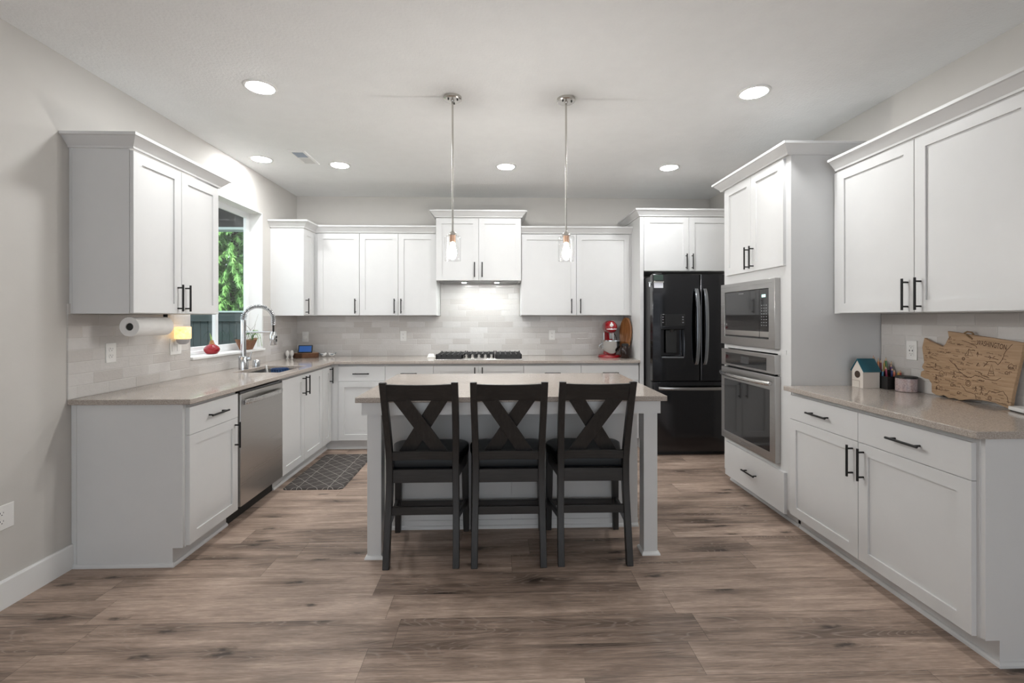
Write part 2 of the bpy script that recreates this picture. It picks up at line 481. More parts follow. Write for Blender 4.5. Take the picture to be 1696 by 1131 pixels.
# ------------------------------------------------------------------ cabinet parts
GAP = 0.0016
def panel_mesh(mb, F, a0, b0, a1, b1, t=0.02, stile=0.060, rec=0.009, flat=False):
    if flat:
        F.box(mb, a0, b0, 0.0, a1, b1, t); return mb
    def rect(a0, b0, a1, b1, n): return [F(a0, b0, n), F(a1, b0, n), F(a1, b1, n), F(a0, b1, n)]
    e = 0.0015
    R = [rect(a0, b0, a1, b1, 0.0), rect(a0, b0, a1, b1, t - e), rect(a0 + e, b0 + e, a1 - e, b1 - e, t),
         rect(a0 + stile, b0 + stile, a1 - stile, b1 - stile, t), rect(a0 + stile, b0 + stile, a1 - stile, b1 - stile, t - rec)]
    return mb.loft(R, True)

def pull(F, a, b, parent, L=0.165, vertical=True, t=0.02):
    """Black T-bar pull: centre at (a, b), two feet on the door."""
    mb = MB(); h = L / 2; f = h - 0.019; n0, n1 = t - 0.0005, t + 0.032
    P = (lambda s, n: F(a, b + s, n)) if vertical else (lambda s, n: F(a + s, b, n))
    mb.cyl(P(-h, n1), P(h, n1), 0.0058, 12)
    for s in (-f, f): mb.cyl(P(s, n0), P(s, n1), 0.0048, 10)
    return mb.build('handle', M['blackmetal'], parent)

def door(F, a0, b0, a1, b1, root, hnd=None, L=0.165, flat=False, name='door', **k):
    d = panel_mesh(MB(), F, a0 + GAP, b0 + GAP, a1 - GAP, b1 - GAP, flat=flat, **k).build(name, M['cab'], root, smooth=0)
    if hnd:
        hv, ha, hb = hnd
        pull(F, ha, hb, d, L, hv)
    return d
def drawer(F, a0, b0, a1, b1, root, L=0.165):
    return door(F, a0, b0, a1, b1, root, (False, (a0 + a1) / 2, (b0 + b1) / 2), L, True, 'drawer')

PROF = [(0.0, 0.0), (0.010, 0.0), (0.013, 0.010), (0.050, 0.052), (0.060, 0.055), (0.060, 0.070), (0.0, 0.070)]
def crown(path, z0, parent=None, name='crown_moulding', prof=PROF):
    n = len(path); rings = []
    P = [Vector((*p, 0)) for p in path]
    nrm = []
    for i in range(n - 1):
        d = (P[i + 1] - P[i]).normalized(); nrm.append(Vector((d.y, -d.x, 0)))
    for i in range(n):
        if i == 0: m = nrm[0]
        elif i == n - 1: m = nrm[-1]
        else:
            m = nrm[i - 1] + nrm[i]; m = m / m.dot(nrm[i])
        rings.append([tuple(P[i] + m * a + Vector((0, 0, z0 + b))) for a, b in prof])
    return MB().loft(rings, True).build(name, M['cab'], parent, smooth=0)

def cabinet(label, base, group=None, name='wall_cabinet', cat='cabinet'):
    return thing(name, label, cat, base, 0, group)

UB, UT, DT = 1.376, 2.268, 2.262            # wall cabinets: underside, top, door top
# --- wall cabinets on the left wall, right of the picture's left edge
FLU = FL(-1.997)
c = cabinet('white two-door wall cabinet hung over the paper towel roll, left of the window', (XL + 0.17, 2.915, UB))
MB().box((XL + 0.001, 2.536, UB), (-1.998, 3.294, UT)).build('carcass', M['cab'], c, smooth=0)
MB().box((XL + 0.001, 2.533, UB), (XL + 0.014, 2.536, UT)).build('scribe_strip', M['cab'], c, smooth=0)
door(FLU, 2.538, UB + .002, 2.916, DT, c, (True, 2.882, 1.475))
door(FLU, 2.916, UB + .002, 3.294, DT, c, (True, 2.950, 1.475))
crown([(XL + 0.001, 2.535), (-1.977, 2.535), (-1.977, 3.295), (XL + 0.001, 3.295)], UT, c)
# --- corner return cabinet
c = cabinet('narrow white single-door wall cabinet right of the window, turning the back corner', (XL + 0.17, 4.85, UB))
MB().box((XL + 0.001, 4.706, UB), (-1.998, YB - 0.001, UT)).build('carcass', M['cab'], c, smooth=0)
MB().box((-1.998, 4.706, UB), (-1.979, 4.716, UT)).build('face_edge', M['cab'], c, smooth=0)
door(FLU, 4.716, UB + .002, 4.962, DT, c, (True, 4.75, 1.472), 0.16)
# --- back wall, left of the hood
FBU = FB(4.999)
c = cabinet('white single-door wall cabinet in the back corner above the blue-screened display', (-1.74, 5.15, UB))
MB().box((-1.997, 5.0, UB), (-1.502, YB - 0.001, UT)).build('carcass', M['cab'], c, smooth=0)
MB().box((-1.976, 4.99, UB), (-1.951, 5.0, UT)).build('filler', M['cab'], c, smooth=0)
door(FBU, -1.950, UB + .002, -1.501, DT, c, (True, -1.540, 1.478), 0.16)
c = cabinet('white two-door wall cabinet on the back wall just left of the hood cabinet', (-1.086, 5.15, UB))
MB().box((-1.500, 5.0, UB), (-0.672, YB - 0.001, UT)).build('carcass', M['cab'], c, smooth=0)
door(FBU, -1.500, UB + .002, -1.086, DT, c, (True, -1.122, 1.478), 0.16)
door(FBU, -1.086, UB + .002, -0.672, DT, c, (True, -1.050, 1.478), 0.16)
tag(crown([(XL + 0.001, 4.705), (-1.977, 4.705), (-1.977, 4.979), (-0.672, 4.979)], UT), 'white crown moulding stepping round the back left corner above the wall cabinets', 'moulding')
# --- hood cabinet
c = cabinet('taller white two-door cabinet with flared crown enclosing the range hood', (-0.214, 5.11, 1.748), name='hood_cabinet')
mb = MB()
mb.box((-0.670, 4.935, 1.750), (0.242, YB - 0.001, 2.425)); mb.build('carcass', M['cab'], c, smooth=0)
FBH = FB(4.934)
door(FBH, -0.670, 1.750, -0.214, 2.420, c, (True, -0.257, 1.865), 0.16)
door(FBH, -0.214, 1.750, 0.242, 2.420, c, (True, -0.176, 1.865), 0.16)
crown([(-0.671, YB - 0.001), (-0.671, 4.914), (0.243, 4.914), (0.243, YB - 0.001)], 2.425, c)
h = thing('range_hood', 'grey metal range hood insert with two small lamps under its white cabinet', 'range hood', (-0.214, 5.11, 1.735))
MB().box((-0.640, 4.95, 1.736), (0.212, 5.295, 1.7495)).build('body', plain('hood_grey', (0.16, 0.155, 0.15), 0.4, 0.7), h, bevel=0.002)
MB().box((-0.60, 5.06, 1.7345), (0.172, 5.28, 1.7362)).build('grease_filter', plain('filter_mesh', (0.22, 0.215, 0.21), 0.45, 0.8, bump=(420, 0.4, 0.002)), h, smooth=0)
for x in (-0.375, -0.020):
    l = MB().lathe((x, 4.998, 1.7335), [(0.030, 0.0028), (0.030, 0.0), (0.024, 0.0)], 24).build('lamp_ring', M['nickel'], h)
    MB().lathe((x, 4.998, 1.7325), [(0.023, 0.001), (0.023, 0.0)], 24).build('lamp_lens', emis('hood_lamp', (0.95, 1.0, 0.98), HOOD_W / (PI * PI * .023 ** 2)), l)
# --- back wall, right of the hood
c = cabinet('white two-door wall cabinet on the back wall above the red stand mixer', (0.85, 5.15, UB))
MB().box((0.244, 5.0, UB), (1.4555, YB - 0.001, UT)).build('carcass', M['cab'], c, smooth=0)
MB().box((1.437, 4.985, UB), (1.4555, 5.0, UT)).build('filler', M['cab'], c, smooth=0)
door(FBU, 0.245, UB + .002, 0.848, DT, c, (True, 0.792, 1.478), 0.16)
door(FBU, 0.848, UB + .002, 1.436, DT, c, (True, 0.890, 1.478), 0.16)
crown([(0.244, 4.979), (1.4555, 4.979)], UT, c)
# --- over-fridge cabinet with its tall end panel
c = cabinet('white two-door cabinet mounted above the black refrigerator with deep crown', (1.95, 5.0, 1.83), name='fridge_cabinet')
MB().box((1.497, 4.705, 1.832), (2.473, YB - 0.001, 2.397)).build('carcass', M['cab'], c, smooth=0)
FBF = FB(4.704)
door(FBF, 1.497, 1.834, 1.969, 2.393, c, (True, 1.937, 1.93), 0.16)
door(FBF, 1.969, 1.834, 2.440, 2.393, c, (True, 2.001, 1.93), 0.16)
MB().box((2.441, 4.69, 1.832), (2.473, 4.705, 2.397)).build('filler', M['cab'], c, smooth=0)
crown([(1.456, YB - 0.001), (1.456, 4.684), (2.473, 4.684)], 2.397, c)
o = MB().box((1.457, 4.684, 0.001), (1.495, YB - 0.001, 2.396)).build('end_panel', M['cab'], smooth=0)
tag(o, 'tall white end panel between the counter run and the black refrigerator', 'panel')

# --- base cabinets
KZ, BT, DR, D0 = 0.10, 0.883, 0.708, 0.104   # toe height, carcass top, drawer line, door bottom
XFL, YFB, XFR = -1.717, 4.719, 1.880         # carcass front planes (door faces stand 20 mm proud)
def toe(p, q, parent):
    return MB().box(p, q).build('toe_kick', M['cab'], parent, smooth=0)
def shoe(path, parent):
    return crown(path, 0.0, parent, 'shoe_moulding', [(0, 0.0005), (0.013, 0.0005), (0.012, 0.010), (0.007, 0.018), (0, 0.021)])

FLB, FBB, FRB = FL(XFL), FB(YFB), FR(XFR)
TL, TB, TR = XFL - 0.058, YFB + 0.058, XFR + 0.058      # toe planes
c = cabinet('white base cabinet at the near end of the sink run, one drawer over one door', (-2.0, 2.79, 0), name='base_cabinet')
MB().box((XL + 0.001, 2.562, KZ), (XFL, 3.034, BT)).build('carcass', M['cab'], c, smooth=0)
MB().prism([(XL + 0.001, 0.001), (TL, 0.001), (TL, KZ), (XFL - 0.004, KZ), (XFL - 0.004, BT), (XL + 0.001, BT)], 2.545, 2.562, 'xz').build('side_panel', M['cab'], c, smooth=0)
MB().box((XL + 0.0145, 2.541, 0.001), (XL + 0.030, 2.545, BT)).build('scribe_strip', M['cab'], c, smooth=0)
toe((TL - 0.015, 2.562, 0.001), (TL, 3.034, KZ), c)
shoe([(XL + 0.016, 2.545), (TL, 2.545), (TL, 3.034)], c)
drawer(FLB, 2.564, DR, 3.032, 0.862, c)
door(FLB, 2.564, D0, 3.032, DR, c, (True, 2.997, 0.60))
# dishwasher
dw = thing('dishwasher', 'stainless dishwasher with bowed bar handle beside the sink cabinet', 'dishwasher', (-2.0, 3.337, 0))
MB().box((XL + 0.03, 3.040, 0.105), (XFL - 0.004, 3.634, 0.878)).build('tub', M['blackplastic'], dw, smooth=0)
MB().box((XFL - 0.003, 3.052, 0.112), (XFL + 0.026, 3.634, 0.852)).build('door', M['steel'], dw, bevel=0.004)
MB().box((XFL - 0.003, 3.050, 0.853), (XFL + 0.022, 3.634, 0.868)).build('control_strip', M['blackglass'], dw, bevel=0.002)
mb = MB(); rings = []
for i in range(15):
    s = i / 14; y = 3.082 + s * 0.520; b = 4 * s * (1 - s)
    nx = XFL + 0.0255 + 0.012 + 0.030 * b ** 0.7; zz = 0.793 + 0.004 * b; hh = 0.0175
    rings.append([(nx - 0.009, y, zz - hh), (nx + 0.004, y, zz - hh * .8), (nx + 0.007, y, zz), (nx + 0.004, y, zz + hh * .8), (nx - 0.009, y, zz + hh)])
mb.loft(rings)
mb.box((XFL + 0.025, 3.082, 0.778), (XFL + 0.036, 3.097, 0.808)); mb.box((XFL + 0.025, 3.587, 0.778), (XFL + 0.036, 3.602, 0.808))
mb.build('handle', brushed('dishwasher_handle_steel', (0.60, 0.59, 0.575), 0.26, axis=1), dw, bevel=0.001)
MB().box((TL - 0.02, 3.036, 0.001), (TL, 3.640, 0.103)).build('kick_plate', M['blackplastic'], dw, smooth=0)
# sink base and the narrow corner cabinet
c = cabinet('white two-door sink base cabinet between the dishwasher and the corner', (-2.0, 4.05, 0), name='base_cabinet')
mb = MB(); mb.box((XFL - 0.019, 3.642, KZ), (XFL, 4.462, BT)); mb.build('face_frame', M['cab'], c, smooth=0)
MB().box((XL + 0.012, 3.642, KZ), (XFL - 0.020, 4.462, 0.118)).build('bottom_panel', M['inner'], c, smooth=0)
toe((TL - 0.015, 3.642, 0.001), (TL, 4.462, KZ), c)
shoe([(TL, 3.642), (TL, 4.462)], c)
door(FLB, 3.644, D0, 4.052, 0.862, c, (True, 4.014, 0.765))
door(FLB, 4.052, D0, 4.460, 0.862, c, (True, 4.090, 0.765))
c = cabinet('narrow white one-door base cabinet tucked into the back left corner', (-2.0, 4.6, 0), name='base_cabinet')
MB().box((XL + 0.012, 4.463, KZ), (XFL, YB - 0.012, BT)).build('carcass', M['cab'], c, smooth=0)
toe((TL - 0.015, 4.463, 0.001), (TL, TB, KZ), c)
shoe([(TL, 4.463), (TL, TB - 0.0135)], c)
door(FLB, 4.464, D0, 4.690, 0.862, c, (True, 4.650, 0.775), 0.16)
# back run
def base_back(label, x0, x1, kind, toe_l=0.0):
    c = cabinet(label, ((x0 + x1) / 2, 5.0, 0), name='base_cabinet')
    MB().box((x0 + 0.0005 - toe_l, YFB, KZ), (x1 - 0.0005, YB - 0.012, BT)).build('carcass', M['cab'], c, smooth=0)
    toe((x0 - toe_l, TB, 0.001), (x1, TB + 0.015, KZ), c)
    shoe([(x0 - toe_l, TB), (x1, TB)], c)
    m = (x0 + x1) / 2
    if kind == 'dd':
        drawer(FBB, x0, DR, x1, 0.862, c); door(FBB, x0, D0, x1, DR, c, (True, x1 - 0.035, 0.60))
    elif kind == 'd2':
        door(FBB, x0, D0, m, 0.862, c, (True, m - 0.038, 0.765)); door(FBB, m, D0, x1, 0.862, c, (True, m + 0.038, 0.765))
    elif kind == 'd1d2':
        drawer(FBB, x0, DR, x1, 0.862, c); door(FBB, x0, D0, m, DR, c, (True, m - 0.038, 0.60)); door(FBB, m, D0, x1, DR, c, (True, m + 0.038, 0.60))
    else:
        drawer(FBB, x0, DR, x1, 0.862, c); drawer(FBB, x0, 0.407, x1, DR, c); drawer(FBB, x0, D0, x1, 0.407, c)
    return c
c = base_back('white base cabinet with a drawer over a door, next to the back left corner', -1.630, -1.157, 'dd')
MB().box((XFL + 0.0005, YFB - 0.008, KZ), (-1.630, YFB + 0.02, BT)).build('filler', M['cab'], c, smooth=0)
toe((TL - 0.0, TB, 0.001), (-1.630, TB + 0.015, KZ), c); shoe([(TL + 0.0135, TB), (-1.630, TB)], c)
base_back('white drawer base cabinet half hidden behind the island, left of the cooktop cabinet', -1.157, -0.668, 'dd')
base_back('white two-door base cabinet below the gas cooktop', -0.668, 0.256, 'd2')
base_back('white stacked-drawer base cabinet just right of the cooktop cabinet', 0.256, 0.848, 'd3')
base_back('white base cabinet at the refrigerator end of the back run, drawer over two doors', 0.848, 1.448, 'd1d2')
# right run
c = cabinet('white base cabinet on the right wall with two drawers over two doors', (2.16, 2.31, 0), name='base_cabinet')
MB().box((XFR, 1.736, KZ), (XR - 0.012, 2.886, BT)).build('carcass', M['cab'], c, smooth=0)
MB().prism([(XR - 0.016, 0.001), (TR, 0.001), (TR, KZ), (XFR + 0.002, KZ), (XFR + 0.002, BT), (XR - 0.016, BT)], 1.718, 1.736, 'xz').build('side_panel', M['cab'], c, smooth=0)
toe((TR, 1.736, 0.001), (TR + 0.015, 2.886, KZ), c)
shoe([(TR, 2.886), (TR, 1.718), (XR - 0.016, 1.718)], c)
drawer(FRB, -2.880, DR, -2.320, 0.860, c); drawer(FRB, -2.320, DR, -1.748, 0.860, c)
door(FRB, -2.880, D0 - .008, -2.320, DR, c, (True, -2.356, 0.600)); door(FRB, -2.320, D0 - .008, -1.748, DR, c, (True, -2.284, 0.600))
# right wall cabinets
FRU = FR(2.160)
c = cabinet('large white two-door wall cabinet hung over the wooden map board, nearest on the right', (2.31, 2.29, UB))
MB().box((2.161, 1.752, UB), (XR - 0.001, 2.888, UT + .008)).build('carcass', M['cab'], c, smooth=0)
door(FRU, -2.840, UB + .002, -2.299, DT + .012, c, (True, -2.336, 1.472)); door(FRU, -2.299, UB + .002, -1.754, DT + .012, c, (True, -2.262, 1.472))
crown([(2.140, 2.840), (2.140, 1.750), (XR - 0.001, 1.750)], UT + .008, c)

# --- oven tower
c = cabinet('tall white oven tower with two upper doors and one bottom drawer', (2.17, 3.31, 0), name='oven_tower')
TY0, TY1 = 2.892, 3.762
mb = MB()
mb.box((XFR + 0.02, TY0 + 0.018, KZ), (XR - 0.001, TY1 - 0.018, 0.330)); mb.build('lower_carcass', M['cab'], c, smooth=0)
MB().prism([(XR - 0.001, 0.001), (TR, 0.001), (TR, 0.10), (XFR, 0.10), (XFR, 2.400), (XR - 0.001, 2.400)], TY0, TY0 + 0.018, 'xz').build('side_panel', M['cab'], c, smooth=0)
MB().prism([(XR - 0.001, 0.001), (TR, 0.001), (TR, 0.10), (XFR, 0.10), (XFR, 2.400), (XR - 0.001, 2.400)], TY1 - 0.018, TY1, 'xz').build('side_panel', M['cab'], c, smooth=0)
MB().box((XFR + 0.02, TY0 + 0.018, 1.63), (XR - 0.001, TY1 - 0.018, 2.400)).build('upper_carcass', M['cab'], c, smooth=0)
MB().box((XFR, TY0 + 0.018, 0.10), (XFR + 0.02, TY1 - 0.018, 0.372)).build('lower_rail', M['cab'], c, smooth=0)
MB().box((XFR, TY0 + 0.018, 1.612), (XFR + 0.02, TY1 - 0.018, 2.400)).build('upper_rail', M['cab'], c, smooth=0)
MB().box((XFR - 0.004, TY0 + 0.045, 1.108), (XFR + 0.02, TY1 - 0.018, 1.136)).build('middle_rail', M['cab'], c, smooth=0)
for y0, y1 in ((TY0 + 0.018, TY0 + 0.140), (TY1 - 0.062, TY1 - 0.018)):
    MB().box((XFR, y0, 0.372), (XFR + 0.02, y1, 1.612)).build('stile', M['cab'], c, smooth=0)
ym = 3.327
door(FR(XFR), -3.712, 1.690, -ym, 2.396, c, (True, -(ym + 0.033), 1.792)); door(FR(XFR), -ym, 1.690, -2.942, 2.396, c, (True, -(ym - 0.033), 1.792))
drawer(FR(XFR), -3.714, 0.068, -2.934, 0.340, c)
toe((TR, TY0, 0.001), (TR + 0.015, TY1, 0.10), c); shoe([(TR, TY1), (TR, TY0)], c)
crown([(XR - 0.001, TY1), (XFR - 0.02, TY1), (XFR - 0.02, TY0), (XR - 0.001, TY0)], 2.398, c)
# ------------------------------------------------------------------ worktops
SZ0, SZ1 = 0.8845, 0.9140
def slab(outline, holes_boxes=None):
    return MB().prism(outline, SZ0, SZ1)
def slab_with_hole(mb, xs, ys, skip, z0=SZ0, z1=SZ1):
    """Plan grid of welded cells, leaving out the cells in skip."""
    cells = [(i, j) for i in range(len(xs) - 1) for j in range(len(ys) - 1) if (i, j) not in skip]
    idx = {}; v = []; f = []
    def I(i, j, k):
        if (i, j, k) not in idx:
            idx[(i, j, k)] = len(v); v.append((xs[i], ys[j], (z0, z1)[k]))
        return idx[(i, j, k)]
    cs = set(cells)
    for i, j in cells:
        f.append((I(i, j, 1), I(i + 1, j, 1), I(i + 1, j + 1, 1), I(i, j + 1, 1)))
        f.append((I(i, j, 0), I(i, j + 1, 0), I(i + 1, j + 1, 0), I(i + 1, j, 0)))
        for (di, dj, a, b) in ((-1, 0, (i, j + 1), (i, j)), (1, 0, (i + 1, j), (i + 1, j + 1)), (0, -1, (i, j), (i + 1, j)), (0, 1, (i + 1, j + 1), (i, j + 1))):
            if (i + di, j + dj) not in cs:
                f.append((I(*a, 0), I(*b, 0), I(*b, 1), I(*a, 1)))
    return mb.add(v, f)
SX0, SX1, SY0, SY1 = -2.140, -1.765, 3.735, 4.262
o = slab_with_hole(MB(), [XL + 0.001, SX0, SX1, XL + 0.648, 1.4555], [2.520, SY0, SY1, YB - 0.648, YB - 0.001],
                   {(1, 1), (3, 0), (3, 1), (3, 2)}).build('countertop', M['quartz'], bevel=0.003)
tag(o, 'L-shaped speckled greige quartz worktop along the window and back walls', 'countertop')
o = MB().box((XR - 0.648, 1.700, SZ0), (XR - 0.001, 2.890, SZ1)).build('countertop', M['quartz'], bevel=0.003)
tag(o, 'speckled quartz worktop on the right wall under the birdhouse and map board', 'countertop')
IX0, IX1, IY0, IY1 = -0.790, 0.943, 2.536, 3.600
o = MB().box((IX0, IY0, SZ0), (IX1, IY1, SZ1)).build('countertop', M['quartz'], bevel=0.003)
tag(o, 'rectangular quartz worktop on the central island, overhanging towards the chairs', 'countertop')
# undermount sink
sk = thing('kitchen_sink', 'undermount stainless sink set in the worktop below the window', 'sink', ((SX0 + SX1) / 2, (SY0 + SY1) / 2, 0.68))
def rrect(x0, y0, x1, y1, r, n=5):
    p = []
    for cx, cy, a0 in ((x1 - r, y0 + r, -PI / 2), (x1 - r, y1 - r, 0), (x0 + r, y1 - r, PI / 2), (x0 + r, y0 + r, PI)):
        for k in range(n + 1):
            a = a0 + k * PI / 2 / n; p.append((cx + r * math.cos(a), cy + r * math.sin(a)))
    return p
def R3(p, z): return [(a, b, z) for a, b in p]
e = 0.006
mb = MB().loft([R3(rrect(SX0 - .02, SY0 - .02, SX1 + .02, SY1 + .02, .03), SZ0 - .0005), R3(rrect(SX0 - e, SY0 - e, SX1 + e, SY1 + e, .03), SZ0 - .0005),
                R3(rrect(SX0 - e, SY0 - e, SX1 + e, SY1 + e, .03), .70), R3(rrect(SX0 + .01, SY0 + .01, SX1 - .01, SY1 - .01, .03), .686),
                R3(rrect(SX0 + .01, SY0 + .01, SX1 - .01, SY1 - .01, .03), .682), R3(rrect(SX0 - e - .004, SY0 - e - .004, SX1 + e + .004, SY1 + e + .004, .03), .70),
                R3(rrect(SX0 - e - .004, SY0 - e - .004, SX1 + e + .004, SY1 + e + .004, .03), SZ0 - .004), R3(rrect(SX0 - .02, SY0 - .02, SX1 + .02, SY1 + .02, .03), SZ0 - .004)], False, True)
mb.f.append(tuple(range(3 * 24, 4 * 24))); mb.build('basin', M['steel'], sk)
MB().lathe((-1.95, 4.0, 0.6865), [(0.042, 0), (0.042, 0.002), (0.030, 0.0025), (0.012, 0.001)], 24).build('drain', M['chrome'], sk)

# ------------------------------------------------------------------ island
isl = thing('kitchen_island', 'white island base with square corner legs and plain panelled back', 'island', (0.08, 3.08, 0))
BY = 2.950
mb = MB().box((-0.735, BY + 0.012, KZ * 0), (0.900, 3.560, 0.8835)); mb.v = [(a, b, max(c, 0.001)) for a, b, c in mb.v]; mb.build('base', M['cab'], isl, smooth=0)
for x0, x1 in ((-0.735, 0.0815), (0.0845, 0.900)):
    MB().box((x0, BY, 0.055), (x1, BY + 0.012, 0.883)).build('back_panel', M['cab'], isl, smooth=0)
MB().box((-0.737, BY - 0.003, 0.001), (0.902, BY + 0.012, 0.054)).build('base_trim', M['cab'], isl, smooth=0)
shoe([(-0.738, BY - 0.003), (0.903, BY - 0.003)], isl)
AX0, AX1, AY = -0.762, 0.915, 2.566
MB().box((AX0, AY, 0.811), (AX1, AY + 0.022, 0.8835)).build('apron', M['cab'], isl, smooth=0)
for x0, x1 in ((AX0, AX0 + 0.022), (AX1 - 0.022, AX1)):
    MB().box((x0, AY + 0.0225, 0.811), (x1, BY - 0.001, 0.8835)).build('apron', M['cab'], isl, smooth=0)
for cx in (-0.6985, 0.8655):
    lg = MB().box((cx - 0.0395, 2.589, 0.001), (cx + 0.0395, 2.668, 0.883)).build('leg', M['cab'], isl, bevel=0.002)
    pr = [(0.0005, 0.0005), (0.013, 0.0005), (0.012, 0.010), (0.007, 0.018), (0.0005, 0.021)]
    P = [(cx - .0395, 2.589), (cx - .0395, 2.668), (cx + .0395, 2.668), (cx + .0395, 2.589)]
    rings = []
    for (px, py), (sx, sy) in zip(P, ((-1, -1), (-1, 1), (1, 1), (1, -1))):
        rings.append([(px + sx * a, py + sy * a, b) for a, b in pr])
    MB().loft(rings, False, True).build('leg_shoe', M['trim'], lg, smooth=0)

# ------------------------------------------------------------------ counter chairs
def rake(z):
    """Rear face of the back posts in local y, at height z."""
    pts = [(0.0, -0.225), (0.12, -0.205), (0.28, -0.178), (0.42, -0.163), (0.56, -0.163), (0.66, -0.180), (0.80, -0.220), (0.92, -0.262), (1.012, -0.298)]
    for (a, p), (b, q) in zip(pts, pts[1:]):
        if z <= b: return p + (q - p) * (z - a) / (b - a)
    return pts[-1][1]
def make_chair(label, flip):
    t = thing('counter_chair', label, 'chair', (0, 0, 0), 0, 'dark counter chairs at the island')
    B = lambda mb, n, m, par=t, **k: mb.build(n, m, par, world=False, **k)
    for s in (-1, 1):
        rings = []
        for i in range(19):
            z = 1.014 * i / 18 if i else 0.0006
            y = rake(z); dep = 0.036 + 0.010 * math.exp(-((z - 0.48) / 0.16) ** 2) - 0.006 * max(0, (z - 0.8) / 0.2)
            xo = 0.2055 - 0.006 * math.exp(-((z - 0.5) / 0.25) ** 2); w = 0.036
            x0, x1 = s * xo, s * (xo - w)
            rings.append([(x0, y, z), (x1, y, z), (x1, y + dep, z), (x0, y + dep, z)])
        B(MB().loft(rings), 'back_leg', M['chair'], bevel=0.003)
    # crest rail, bowed towards the table
    def bow(x): return 0.030 * (1 - (x / 0.172) ** 2)
    rings = []
    for i in range(13):
        x = -0.172 + 0.344 * i / 12; sag = -0.010 * (1 - (x / 0.172) ** 2)
        z0, z1 = 0.906, 1.004 + sag
        rings.append([(x, rake(z0) + .008 + bow(x), z0), (x, rake(z0) + .030 + bow(x), z0), (x, rake(z1) + .028 + bow(x), z1), (x, rake(z1) + .006 + bow(x), z1)])
    B(MB().loft(rings), 'crest_rail', M['chairx'], bevel=0.003)
    rings = []
    for i in range(9):
        x = -0.170 + 0.340 * i / 8; b = 0.014 * (1 - (x / 0.17) ** 2)
        rings.append([(x, -.160 + b, .566), (x, -.136 + b, .566), (x, -.142 + b, .614), (x, -.166 + b, .614)])
    B(MB().loft(rings), 'lower_rail', M['chairx'], bevel=0.002)
    # crossed slats
    for k, (s, dy) in enumerate(((flip, -0.004), (-flip, 0.012))):
        rings = []
        for i in range(9):
            f = i / 8; z = 0.606 + f * 0.312
            xc = -s * (-0.092 + 0.200 * f); hw = 0.046
            yy = (rake(0.606) + .030) * (1 - f) + (rake(0.918) + .026) * f + dy
            bb = 0.016 * (1 - (xc / 0.17) ** 2)
            rings.append([(xc - hw, yy + bb, z), (xc + hw, yy + bb, z), (xc + hw, yy + bb + .013, z), (xc - hw, yy + bb + .013, z)])
        B(MB().loft(rings), 'cross_slat', M['chair'], bevel=0.0015)
    # front legs
    for s in (-1, 1):
        rings = []
        for z, w, xo, y in ((0.0006, 0.034, 0.232, 0.238), (0.30, 0.040, 0.230, 0.238), (0.508, 0.042, 0.228, 0.238)):
            x0, x1 = s * xo, s * (xo - w)
            rings.append([(x0, y, z), (x1, y, z), (x1, y - w, z), (x0, y - w, z)])
        B(MB().loft(rings), 'front_leg', M['chair'], bevel=0.003)
    # aprons
    B(MB().box((-0.170, -0.150, 0.440), (0.170, -0.126, 0.513)), 'apron', M['chairx'], bevel=0.002)
    B(MB().box((-0.193, 0.206, 0.440), (0.193, 0.228, 0.507)), 'apron', M['chairx'], bevel=0.002)
    for s in (-1, 1):
        B(MB().loft([[(s * (.186), -.122, .440), (s * (.166), -.122, .440), (s * .166, -.122, .507), (s * .186, -.122, .507)],
                     [(s * .222, .197, .440), (s * .202, .197, .440), (s * .202, .197, .507), (s * .222, .197, .507)]]), 'apron', M['chair'], bevel=0.002)
    # stretchers
    B(MB().box((-0.170, -0.166, 0.268), (0.170, -0.143, 0.312)), 'stretcher', M['chairx'], bevel=0.003)
    B(MB().box((-0.196, 0.205, 0.158), (0.196, 0.227, 0.196)), 'stretcher', M['chairx'], bevel=0.003)
    for s in (-1, 1):
        B(MB().loft([[(s * .188, -.148, .215), (s * .170, -.148, .215), (s * .170, -.148, .252), (s * .188, -.148, .252)],
                     [(s * .224, .200, .175), (s * .206, .200, .175), (s * .206, .200, .212), (s * .224, .200, .212)]]), 'stretcher', M['chair'], bevel=0.003)
    # padded seat
    def seat_poly(g):
        c = []
        def arc(cx, cy, r, a0, a1, n=7):
            for k in range(n + 1):
                a = a0 + (a1 - a0) * k / n; c.append((cx + r * math.cos(a), cy + r * math.sin(a)))
        r = 0.075
        c.append((-.165 + g, -.1245 + g)); c.append((.165 - g, -.1245 + g)); c.append((.172 - g, -.105))
        arc(.234 - r - g, .262 - r - g, r, 0, PI / 2); arc(-.234 + r + g, .262 - r - g, r, PI / 2, PI)
        c.append((-.172 + g, -.105))
        return c
    prof = [(0.006, 0.5078), (0.002, 0.512), (0.0, 0.524), (0.0, 0.556), (0.005, 0.568), (0.018, 0.577), (0.05, 0.583), (0.10, 0.586)]
    B(MB().loft([[(x, y, z) for x, y in seat_poly(g)] for g, z in prof]), 'seat', M['leather'], smooth=60)
    return t
for (x, y, rz, label, fl) in ((-0.421, 2.694, 0.006, 'dark counter chair with X back at the left end of the island', 1),
                              (0.0545, 2.690, 0.0, 'middle dark counter chair with X back, drawn up square to the island', 1),
                              (0.529, 2.694, -0.012, 'dark counter chair with X back nearest the refrigerator side of the island', -1)):
    c = make_chair(label, fl); c.location = (x, y, 0); c.rotation_euler.z = rz

